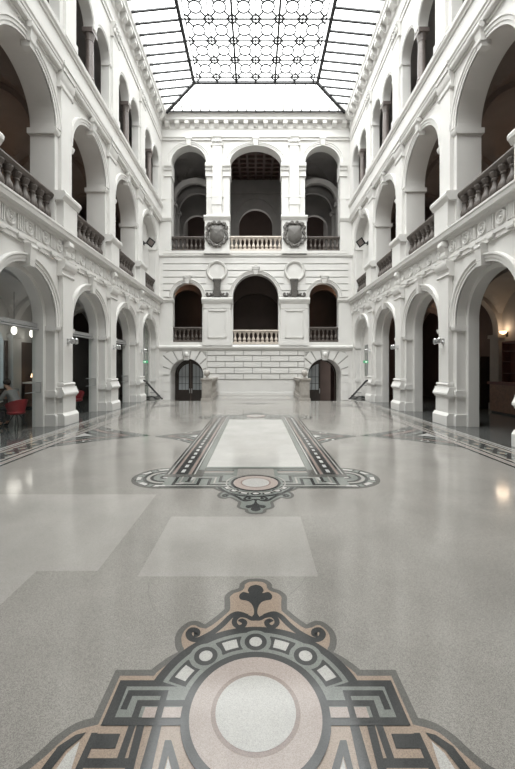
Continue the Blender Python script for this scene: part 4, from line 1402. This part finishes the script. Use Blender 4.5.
# dark scrolled supports on the mezzanine pedestals
for sg, side in ((-1, 'left'), (1, 'right')):
    cx = sg * 2.32
    t = thing('scroll_bracket', (cx, YB - .15, 5.88), 'dark bust pedestal with scrolled feet under the %s white roundel' % side, 'ornament', 'scrolled bust pedestals')
    inv = Matrix.Translation((-cx, -(YB - .15), -5.88))
    m = MB(back_map)
    m.hexa([(cx - .15, -.24, 5.88), (cx + .15, -.24, 5.88), (cx + .15, -.05, 5.88), (cx - .15, -.05, 5.88)], [(cx - .22, -.28, 6.86), (cx + .22, -.28, 6.86), (cx + .22, -.05, 6.86), (cx - .22, -.05, 6.86)])
    m.box(cx - .25, cx + .25, -.30, -.05, 6.86, 6.98)
    m.box(cx - .19, cx + .19, -.27, -.05, 6.32, 6.40)
    for q in (-.09, .09):
        m.hexa([(cx + q - .03, -.27, 6.44), (cx + q + .03, -.27, 6.44), (cx + q + .03, -.2, 6.44), (cx + q - .03, -.2, 6.44)], [(cx + q * 1.3 - .045, -.31, 6.82), (cx + q * 1.3 + .045, -.31, 6.82), (cx + q * 1.3 + .045, -.2, 6.82), (cx + q * 1.3 - .045, -.2, 6.82)])
    o = m.build('body', M['shield'], t); o.matrix_parent_inverse = inv
    for e in (-1, 1):
        m = MB(back_map)
        pts = [(cx + e * x, -.17, z) for x, z in smooth_pts([(.14, 6.30), (.20, 6.14), (.32, 6.05), (.44, 5.96), (.58, 5.95), (.65, 6.05), (.60, 6.14), (.53, 6.10)], k=4)]
        m.tube(pts, .075, 8, .04)
        m.ball((cx + e * .57, -.17, 6.02), .07, 10, 6); m.ball((cx + e * .26, -.19, 6.05), .10, 10, 6); m.ball((cx + e * .40, -.19, 6.10), .055, 8, 6)
        o = m.build('scroll_foot', M['shield'], t); o.matrix_parent_inverse = inv

# stair parapets with ball finials
for sg, side in ((-1, 'left'), (1, 'right')):
    cx = sg * 2.45
    t = thing('stair_balustrade', (cx, 18.2, 0), 'stone stair parapet with a ball finial in front of the %s door' % side, 'balustrade', 'stair parapets')
    inv = Matrix.Translation((-cx, -18.2, 0))
    def put(m, nm, mt=M['stairstone']):
        o = m.build(nm, mt, t); o.matrix_parent_inverse = inv; return o
    m = MB(); m.box(cx - .23, cx + .23, 18.02, 18.48, .12, 1.02); m.box(cx - .27, cx + .27, 17.98, 18.52, 0, .14)
    m.box(cx - .18, cx + .18, 17.995, 18.02, .28, .86)
    m.hexa([(cx - .24, 18.01, 1.0), (cx + .24, 18.01, 1.0), (cx + .24, 18.49, 1.0), (cx - .24, 18.49, 1.0)], [(cx - .30, 17.95, 1.08), (cx + .30, 17.95, 1.08), (cx + .30, 18.55, 1.08), (cx - .30, 18.55, 1.08)])
    m.box(cx - .30, cx + .30, 17.95, 18.55, 1.08, 1.13); put(m, 'pedestal')
    m = MB(); m.lathe((cx, 18.25, 1.13), [(.12, 0), (.12, .03), (.06, .06), (.05, .10), (.10, .13), (.145, .19), (.16, .26), (.145, .33), (.10, .39), (.04, .42), (.01, .425)], 20); put(m, 'ball_finial')
    m = MB(); m.box(cx - .14, cx + .14, 18.48, YB, 0, .18); put(m, 'base_rail')
    m = MB(); m.box(cx - .16, cx + .16, 18.48, YB, .93, 1.07); put(m, 'top_rail')
    for k in range(9):
        m = MB(); m.lathe((cx, 18.7 + .38 * k, .18), bal_profile(.75, .11), 12); put(m, 'baluster')
# sloping handrails of the stairs
for sg, side in ((-1, 'left'), (1, 'right')):
    t = thing('handrail', (sg * 5.60, 18.4, 0.0), 'black sloping handrail on the %s wall beside the end-wall door' % side, 'handrail', 'stair handrails')
    inv = Matrix.Translation((-sg * 5.60, -18.4, 0))
    m = MB(); m.tube([(sg * 5.60, 18.2, 1.02), (sg * 5.60, 18.4, .99), (sg * 5.60, 21.6, -.2), (sg * 5.60, 21.75, -.2)], .05, 8)
    o = m.build('rail', M['iron'], t); o.matrix_parent_inverse = inv
    for y in (18.9, 20.2, 21.4):
        z = .99 - (y - 18.4) * 1.19 / 3.2
        m = MB(); m.tube([(sg * 5.60, y, z), (sg * 5.66, y, z - .06), (sg * 5.87, y, z - .06)], .013, 6); o = m.build('bracket', M['iron'], t); o.matrix_parent_inverse = inv

# ------------------------------------------------------------------ lamps, signs, small fittings
def local(o, t, loc):
    o.matrix_parent_inverse = Matrix.Translation([-v for v in loc]); return o
for sg, side in ((-1, 'left'), (1, 'right')):
    # square floodlight in the last first-floor niche
    loc = (sg * (5.85 + .40), 20.25, 8.6)
    t = thing('floodlight', loc, 'black square floodlight in the last first-floor niche of the %s wall' % side, 'lamp', 'niche floodlights')
    mp = side_map(sg)
    m = MB(mp); m.box(20.22, 20.28, .05, .42, 8.57, 8.63); m.box(20.15, 20.35, .37, .40, 8.5, 8.7); local(m.build('bracket', M['iron'], t), t, loc)
    fn = Vector((-.80, -.52, -.28)).normalized()        # (s, d, z): looks down the hall and into it
    fu = fn.cross(Vector((0, 0, 1))).normalized(); fv = fu.cross(fn)
    tw = math.radians(28); fu, fv = fu * math.cos(tw) + fv * math.sin(tw), fv * math.cos(tw) - fu * math.sin(tw)
    fc = Vector((20.2, .0, 8.62))
    def slabq(m, h, a, b):
        f = lambda k, hh: [fc + fn * k + fu * (x * hh) + fv * (y * hh) for x, y in ((-1, -1), (1, -1), (1, 1), (-1, 1))]
        m.hexa(f(a, h), f(b, h))
    m = MB(mp); slabq(m, .20, -.02, .05); slabq(m, .13, -.10, -.02)
    m.tube([fc + fn * -.08, Vector((20.25, .06, 8.6))], .03, 6)
    local(m.build('housing', M['iron'], t), t, loc)
    m = MB(mp); slabq(m, .135, .05, .056)
    local(m.build('lens', M['column'], t), t, loc)
    # projecting spotlights on the ground-storey pilasters
    for p in VISP:
        if p < 8: continue
        nm = {11.05: 'nearest the camera', 14.59: 'middle one of its wall', 18.13: 'farthest from the camera'}[round(p, 2)]
        loc = mp(p, -.14, 2.50)
        t = thing('wall_spotlight', loc, 'small grey spotlight projecting from a %s pilaster, %s' % (side, nm), 'lamp', 'pilaster spotlights')
        m = MB(mp); m.box(p - .07, p + .07, -.165, -.14, 2.42, 2.58); m.tube([(p, -.16, 2.50), (p, -.30, 2.50)], .02, 6); local(m.build('bracket', M['steel'], t), t, loc)
        for q in (-.12, .13):
            m = MB(mp); m.lathe((p + q, -.33, 2.42), [(.035, 0), (.055, .02), (.055, .15), (.03, .18)], 12); m.tube([(p, -.28, 2.5), (p + q, -.33, 2.5)], .015, 6); local(m.build('lamp_head', M['steel'], t), t, loc)
    # green emergency exit signs beside the last arch
    loc = mp(18.75, -.02, 1.95)
    t = thing('exit_sign', loc, 'small green emergency exit sign beside the last arch of the %s wall' % side, 'sign', 'exit signs')
    m = MB(mp); m.box(18.63, 18.87, -.26, .0, 1.90, 2.03); local(m.build('sign_body', M['exit'], t), t, loc)
    m = MB(mp); m.box(18.625, 18.63, -.22, -.14, 1.93, 2.0); m.hexa([(18.625, -.10, 1.95), (18.63, -.10, 1.95), (18.63, -.04, 1.965), (18.625, -.04, 1.965)], [(18.625, -.10, 1.98), (18.63, -.10, 1.98), (18.63, -.04, 1.967), (18.625, -.04, 1.967)])
    local(m.build('pictogram', M['exitwhite'], t), t, loc)
# tall mottled glass leaf standing in the last arch
for sg, side in ((-1, 'left'), (1, 'right')):
    mp = side_map(sg)
    c = CENT[-1]
    loc = mp(c, .3, 0)
    t = thing('glass_leaf', loc, 'tall mottled green glass panel in the last ground-floor arch of the %s wall' % side, 'panel', 'mottled glass panels')
    m = MB(mp)
    if sg < 0:
        m.box(c + .34, c + 1.0, .345, .375, .04, 4.0)
    else:
        m.box(c + .34, c + .70, .345, .375, 1.2, 2.9)
    local(m.build('glass', M['etched'], t), t, loc)
    m = MB(mp)
    if sg < 0:
        m.box(c + .30, c + .34, .33, .40, 0, 4.02); m.box(c + 1.0, c + 1.04, .33, .40, 0, 4.02); m.box(c + .30, c + 1.04, .33, .40, 4.0, 4.04)
    else:
        m.box(c + .30, c + .34, .33, .40, 1.18, 2.92); m.box(c + .70, c + .74, .33, .40, 1.18, 2.92); m.box(c + .30, c + .74, .33, .40, 2.9, 2.94)
    local(m.build('frame', M['greymetal'], t), t, loc)

# glass screens with steel transoms in the left arcade
for c, nm in ((9.28, 'first'), (12.82, 'second'), (16.36, 'third')):
    mp = side_map(-1)
    loc = mp(c, .48, 0)
    t = thing('glass_screen', loc, 'clear glass screen with steel transom in the %s ground-floor arch on the left' % nm, 'glass screen', 'glass screens of the left arcade')
    m = MB(mp)
    m.box(c - RI, c + RI, .475, .487, .02, 2.86)
    local(m.build('pane', M['glass'], t), t, loc)
    m = MB(mp)
    m.box(c - RI, c + RI, .42, .54, 2.86, 2.97); m.tube([(c - RI, .40, 2.80), (c + RI, .40, 2.80)], .03, 8)
    local(m.build('transom', M['greymetal'], t), t, loc)
    m = MB(mp)
    for z in (1.0, 1.28):
        m.tube([(c + RI - .04, .48, z), (c + RI - .04, .30, z)], .014, 6)
    m.tube([(c + RI - .04, .30, 1.0), (c + RI - .04, .30, 1.28)], .014, 6)
    for z in (1.0, 1.28):
        m.tube([(c + RI - .5, .45, z), (c + RI, .45, z)], .012, 6)
    local(m.build('door_handle', M['steel'], t), t, loc)

# ------------------------------------------------------------------ cafe behind the left arcade
def bulb_light(nm, loc, col, watts, r=.08, parent=None):
    l = bpy.data.lights.new(nm, 'POINT'); l.energy = watts; l.color = col; l.shadow_soft_size = r
    o = bpy.data.objects.new(nm, l); o.location = loc; COL.objects.link(o)
    if parent is not None:
        o.parent = parent; o.matrix_parent_inverse = Matrix.Translation(-parent.location)
    return o
def pendant(loc, label, ztop, watts=30):
    t = thing('pendant_lamp', loc, label, 'lamp', 'cafe pendant lamps')
    m = MB(); m.ball(loc, .10, 16, 10, (1, 1, 1.6)); local(m.build('globe', M['lampglow'], t), t, loc)
    m = MB(); m.lathe((loc[0], loc[1], loc[2] + .14), [(.05, 0), (.05, .06), (.01, .08)], 10); m.tube([(loc[0], loc[1], loc[2] + .2), (loc[0], loc[1], ztop)], .008, 6); local(m.build('cord', M['blackmetal'], t), t, loc)
    bulb_light('pendant_light', (loc[0], loc[1], loc[2] - .22), (1.0, .93, .84), watts, .25, t)
pendant((-9.15, 13.75, 3.1), 'glowing white pendant lamp in the cafe beyond the first left arch', 4.7, 4)
pendant((-9.3, 15.1, 3.1), 'glowing white pendant lamp over the cafe bar, beside the engaged pier', 4.7, 3)
pendant((-8.1, 8.6, 3.0), 'glowing pendant lamp over the cafe table at the left edge', 4.7, 5)

for i, c in enumerate((6.2, 9.28, 13.4)):
    m = MB(side_map(-1))
    m.quad((c - .7, GD + .2, .9), (c + .7, GD + .2, .9), (c + .7, GD + .2, 3.3), (c - .7, GD + .2, 3.3))
    o = structure(m.build('window_%d' % (i + 2), M['winglow'], smooth=False), 'bluish day-lit cafe window in the outer left wall', 'window')
    m = MB(side_map(-1))
    for s in (c - .7, c, c + .7): m.box(s - .03, s + .03, GD + .14, GD + .2, .9, 3.3)
    for z in (.93, 1.7, 2.5): m.box(c - .7, c + .7, GD + .14, GD + .2, z - .03, z + .03)
    m.build('window_bars', M['greymetal'], o)

t = thing('bar_counter', (-9.4, 15.6, 0), 'dark cafe bar counter with pale worktop seen through the first left arch', 'counter')
m = MB(); m.box(-9.55, -9.1, 15.0, 17.0, .08, 1.02); local(m.build('body', M['counterwood'], t), t, t.location)
m = MB(); m.box(-9.6, -9.02, 14.95, 17.05, 1.02, 1.08); local(m.build('worktop', M['tabletop'], t), t, t.location)
m = MB(); m.box(-9.55, -9.15, 15.0, 17.0, 0, .08); local(m.build('plinth', M['blackmetal'], t), t, t.location)
b0 = None
for k in range(6):
    loc = (-9.35, 15.45 + .13 * k, 1.08)
    lab = 'bottle on the cafe counter, %s' % ('nearest the camera', 'second nearest the camera', 'third nearest the camera', 'third from the far end', 'second from the far end', 'at the far end')[k]
    m = MB(); m.lathe((0, 0, 0), [(.038, 0), (.04, .01), (.04, .17), (.015, .23), (.014, .29), (.016, .30)], 12)
    o = m.build('bottle', M['bottle'] if k % 2 else M['amber']); o.location = loc
    tag(o, lab, 'bottle', 'bottles on the cafe counter')
t = thing('counter_lamp', (-9.3, 15.2, 1.08), 'small lit lamp on the cafe bar counter', 'lamp')
m = MB(); m.lathe((-9.3, 15.2, 1.08), [(.07, 0), (.07, .015), (.012, .03), (.012, .2)], 12); local(m.build('base', M['steel'], t), t, t.location)
m = MB(); m.lathe((-9.3, 15.2, 1.28), [(.11, 0), (.07, .16), (.02, .165)], 14); local(m.build('shade', M['warmglow'], t), t, t.location)

def make_chair(loc, rz, label):
    t = thing('tub_chair', loc, label, 'chair', 'red cafe chairs', rz)
    m = MB()      # bucket shell: seat and wrapped back (open to +y)
    n = 20
    lo, hi, li, hi2 = [], [], [], []
    for i in range(n + 1):
        a = math.radians(-205 + 230 * i / n)      # wraps round the back (-y)
        f = abs((i / n) - .5) * 2
        top = .80 - .16 * f ** 2
        lo.append((.20 * math.cos(a), .19 * math.sin(a), .40)); hi.append((.30 * math.cos(a), .27 * math.sin(a), top))
        li.append((.165 * math.cos(a), .155 * math.sin(a), .43)); hi2.append((.265 * math.cos(a), .235 * math.sin(a), top))
    for A, B in ((lo, hi), (hi, hi2), (hi2, li)):
        for i in range(n): m.quad(A[i], A[i + 1], B[i + 1], B[i])
    for i in (0, n): m.quad(lo[i], hi[i], hi2[i], li[i])
    m.build('back_shell', M['red'], t)
    m = MB(); m.lathe((0, .02, .36), [(.16, 0), (.22, .02), (.235, .06), (.22, .10), (.12, .115), (.01, .12)], 20); m.build('seat', M['red'], t)
    for ax in (45, 135, 225, 315):
        a = math.radians(ax)
        m = MB(); m.tube([(.06 * math.cos(a), .06 * math.sin(a), .37), (.26 * math.cos(a), .26 * math.sin(a), .0)], .012, 6); m.build('leg', M['blackmetal'], t)
    return t
ch = make_chair((-6.88, 10.45, 0), math.radians(70), 'red tub chair with thin legs under the person in grey, first left arch')
dup(ch, (-7.05, 14.25, 0), math.radians(-150), 'empty red tub chair seen through the second left arch', 'red cafe chairs')
dup(ch, (-8.25, 10.35, 0), math.radians(-100), 'red tub chair under the person in maroon, behind the cafe table', 'red cafe chairs')

t = thing('cafe_table', (-7.6, 10.2, 0), 'round white cafe table with dark pedestal between the two seated people', 'table')
m = MB(); m.lathe((-7.6, 10.2, .72), [(.40, 0), (.42, .01), (.42, .03), (.40, .035)], 32); local(m.build('tabletop', M['tabletop'], t), t, t.location)
m = MB(); m.lathe((-7.6, 10.2, .02), [(.04, 0), (.04, .7)], 12); local(m.build('pedestal', M['blackmetal'], t), t, t.location)
m = MB(); m.lathe((-7.6, 10.2, 0), [(.26, 0), (.26, .012), (.05, .03)], 24); local(m.build('foot', M['blackmetal'], t), t, t.location)
m = MB(); m.lathe((0, 0, 0), [(.022, 0), (.035, .02), (.042, .085), (.038, .085), (.03, .02)], 14)
o = m.build('cup', M['tabletop']); o.location = (-7.42, 10.08, .755); tag(o, 'small white cup on the round cafe table', 'cup')

def skinned(name, joints, edges, mat, parent, root, sub=2):
    names = list(joints)
    me = bpy.data.meshes.new(name)
    me.from_pydata([joints[k][0] for k in names], [(names.index(a), names.index(b)) for a, b in edges], [])
    me.materials.append(mat)
    o = bpy.data.objects.new(name, me); COL.objects.link(o)
    if parent is not None: o.parent = parent
    sk_ = o.modifiers.new('skin', 'SKIN')
    lay_ = me.skin_vertices[0] if me.skin_vertices else None
    if lay_ is None:
        bm = bmesh.new(); bm.from_mesh(me); bm.verts.layers.skin.verify(); bm.to_mesh(me); bm.free(); lay_ = me.skin_vertices[0]
    for i, k in enumerate(names):
        r = joints[k][1]
        lay_.data[i].radius = (r, r) if not isinstance(r, tuple) else r
        lay_.data[i].use_root = (k == root)
    sb = o.modifiers.new('sub', 'SUBSURF'); sb.levels = sub; sb.render_levels = sub
    for p in me.polygons: p.use_smooth = True
    sk_.use_smooth_shade = True
    return o
def person(loc, rz, label, top_mat, lean=.12):
    """seated figure, local +y is forward; local z 0 is the floor"""
    t = thing('person', loc, label, 'person', None, rz)
    J = {'pelvis': ((0, -.02, .55), (.15, .11)), 'waist': ((0, .02, .72), (.135, .10)), 'chest': ((0, .02 + lean, .93), (.16, .11)), 'neckb': ((0, .03 + lean * 1.4, 1.06), .065),
         'neck': ((0, .05 + lean * 1.6, 1.12), .052), 'jaw': ((0, .09 + lean * 1.75, 1.18), .07), 'skull': ((0, .08 + lean * 1.8, 1.27), .088), 'crown': ((0, .07 + lean * 1.8, 1.34), .062)}
    E = [('pelvis', 'waist'), ('waist', 'chest'), ('chest', 'neckb'), ('neckb', 'neck'), ('neck', 'jaw'), ('jaw', 'skull'), ('skull', 'crown')]
    for s, e in (('l', -1), ('r', 1)):
        J['sh' + s] = ((e * .17, .02 + lean * 1.2, 1.01), .062)
        J['el' + s] = ((e * .23, .16 + lean, .80), .046)
        J['wr' + s] = ((e * .13, .36 + lean, .815), .031)
        J['pa' + s] = ((e * .09, .43 + lean, .81), (.036, .020))
        J['hip' + s] = ((e * .09, .04, .54), .09)
        J['kn' + s] = ((e * .11, .42, .52), .065)
        J['an' + s] = ((e * .11, .40, .10), .042)
        J['to' + s] = ((e * .12, .54, .045), .038)
        E += [('chest', 'sh' + s), ('sh' + s, 'el' + s), ('el' + s, 'wr' + s), ('wr' + s, 'pa' + s), ('pelvis', 'hip' + s), ('hip' + s, 'kn' + s), ('kn' + s, 'an' + s), ('an' + s, 'to' + s)]
        for k, (dx, ln) in enumerate(((-.028, .062), (-.009, .072), (.010, .068), (.027, .052))):
            a, b = 'f%d%s' % (k, s), 'g%d%s' % (k, s)
            J[a] = ((e * .09 + dx, .43 + lean + ln * .6, .808), .009); J[b] = ((e * .09 + dx, .43 + lean + ln, .79), .008)
            E += [('pa' + s, a), (a, b)]
        J['th' + s] = ((e * .09 - e * .05, .44 + lean, .80), .010); E += [('pa' + s, 'th' + s)]
    body = skinned('body', J, E, M['skin'], t, 'pelvis')
    hy = .08 + lean * 1.8
    m = MB()
    m.ball((0, hy - .012, 1.285), .105, 16, 10, (.88, 1.02, 1.0))
    # cut the face side of the hair cap away
    keep = [f for f in m.f if not (sum(m.v[i][1] for i in f) / len(f) > hy + .045 and sum(m.v[i][2] for i in f) / len(f) < 1.325)]
    m.f = keep; m.mi = [0] * len(keep)
    m.build('hair', M['hair'], t)
    m = MB()
    for e in (-1, 1): m.ball((e * .032, hy + .083, 1.275), .011, 8, 6)
    m.build('eyes', M['shoe'], t)
    m = MB(); m.ball((0, hy + .093, 1.245), .016, 8, 6, (.8, 1, 1.5)); m.build('nose', M['skin'], t)
    K = {'pelvis': ((0, -.02, .56), (.165, .125)), 'waist': ((0, .02, .72), (.155, .12)), 'chest': ((0, .02 + lean, .93), (.18, .13)), 'neckb': ((0, .03 + lean * 1.35, 1.045), .085)}
    G = [('pelvis', 'waist'), ('waist', 'chest'), ('chest', 'neckb')]
    for s, e in (('l', -1), ('r', 1)):
        for k in ('sh', 'el'):
            K[k + s] = (J[k + s][0], J[k + s][1] + .018)
        K['wr' + s] = ((e * .14, .33 + lean, .815), .040)
        G += [('chest', 'sh' + s), ('sh' + s, 'el' + s), ('el' + s, 'wr' + s)]
    skinned('jumper', K, G, top_mat, t, 'pelvis')
    K = {'pelvis': ((0, -.02, .53), (.16, .115))}; G = []
    for s, e in (('l', -1), ('r', 1)):
        K['hip' + s] = (J['hip' + s][0], .10); K['kn' + s] = (J['kn' + s][0], .078); K['an' + s] = ((e * .11, .40, .12), .058)
        G += [('pelvis', 'hip' + s), ('hip' + s, 'kn' + s), ('kn' + s, 'an' + s)]
    skinned('trousers', K, G, M['darkcloth'], t, 'pelvis')
    for e in (-1, 1):
        skinned('shoe', {'a': ((e * .11, .39, .06), .048), 'b': ((e * .115, .48, .045), .045), 'c': ((e * .12, .56, .038), .036)}, [('a', 'b'), ('b', 'c')], M['shoe'], t, 'a')
    return t
person((-6.88, 10.45, 0), math.radians(80), 'person in grey jumper leaning over the cafe table from a red chair', M['greycloth'], .14)
person((-8.25, 10.35, 0), math.radians(-100), 'person in maroon jumper seated across the cafe table, facing the hall', M['browncloth'], .1)

# ------------------------------------------------------------------ right-hand gallery furniture
t = thing('reception_counter', (9.15, 13.2, 0), 'brown wooden counter in the right gallery behind the nearest pier', 'counter')
m = MB(); m.box(8.97, 9.3, 12.5, 13.9, .06, 1.06); local(m.build('body', M['counterwood'], t), t, t.location)
m = MB(); m.box(8.90, 9.36, 12.42, 13.98, 1.06, 1.16); local(m.build('worktop', M['redwood'], t), t, t.location)
m = MB(); m.box(9.0, 9.3, 12.54, 13.86, 0, .06); local(m.build('plinth', M['blackmetal'], t), t, t.location)
t = thing('shelf_cabinet', (9.6, 13.4, 0), 'tall dark wooden shelf cabinet behind the counter in right gallery', 'cabinet')
m = MB(); m.box(9.74, 9.79, 12.9, 13.95, 0, 2.6); m.box(9.45, 9.74, 12.9, 12.95, 0, 2.6); m.box(9.45, 9.74, 13.9, 13.95, 0, 2.6); m.box(9.45, 9.79, 12.9, 13.95, 2.6, 2.68); local(m.build('case', M['redwood'], t), t, t.location)
for z in (.1, .55, 1.0, 1.45, 1.9, 2.3):
    m = MB(); m.box(9.46, 9.74, 12.95, 13.9, z, z + .03); local(m.build('shelf', M['redwood'], t), t, t.location)
t = thing('dark_cupboard', (9.6, 15.65, 0), 'tall black cupboard beyond the engaged pier in the right gallery', 'cupboard')
m = MB(); m.box(9.42, 9.78, 15.2, 16.1, .05, 2.15); local(m.build('body', M['door'], t), t, t.location)
for a, b in ((15.21, 15.64), (15.66, 16.09)):
    m = MB(); m.box(9.39, 9.42, a, b, .1, 2.1); local(m.build('door', M['door'], t), t, t.location)
m = MB(); m.box(9.44, 9.78, 15.22, 16.08, 0, .05); local(m.build('plinth', M['blackmetal'], t), t, t.location)

def sconce(loc, sg, label, watts, col=(1.0, .62, .38)):
    t = thing('wall_sconce', loc, label, 'lamp', 'gallery uplights')
    x, y, z = loc
    m = MB(); m.box(min(x, x + sg * .02), max(x, x + sg * .02), y - .06, y + .06, z - .1, z + .1); m.tube([(x, y, z - .05), (x - sg * .12, y, z)], .012, 6); local(m.build('bracket', M['blackmetal'], t), t, loc)
    m = MB(); m.lathe((x - sg * .16, y, z), [(.03, 0), (.11, .05), (.14, .13), (.12, .13), (.02, .05)], 14); local(m.build('bowl', M['warmglow'], t), t, loc)
    bulb_light('sconce_light', (x - sg * .18, y, z + .22), col, watts, .22, t)
xo = 5.85 + GD
for sg, side in ((-1, 'left'), (1, 'right')):
    for c, wv, nm in ((9.28, 6, 'nearest'), (12.82, 6, 'second'), (16.36, 4, 'third')):
        sconce((sg * xo, c, 8.15), sg, 'warm uplight bowl on the outer wall of the %s first-floor gallery, %s bay' % (side, nm), wv)
sconce((xo, 14.15, 2.98), 1, 'warm uplight bowl above the shelf cabinet of the right ground-floor gallery', 7, (1.0, .80, .60))
sconce((xo, 17.4, 2.6), 1, 'warm uplight bowl deeper in the right ground-floor gallery', 16, (1.0, .55, .36))
for sg, side in ((-1, 'left'), (1, 'right')):
    sconce((sg * 5.85, YB + 1.0, 5.9), sg, 'warm uplight bowl behind the %s mezzanine arch' % side, 24, (1.0, .60, .36))
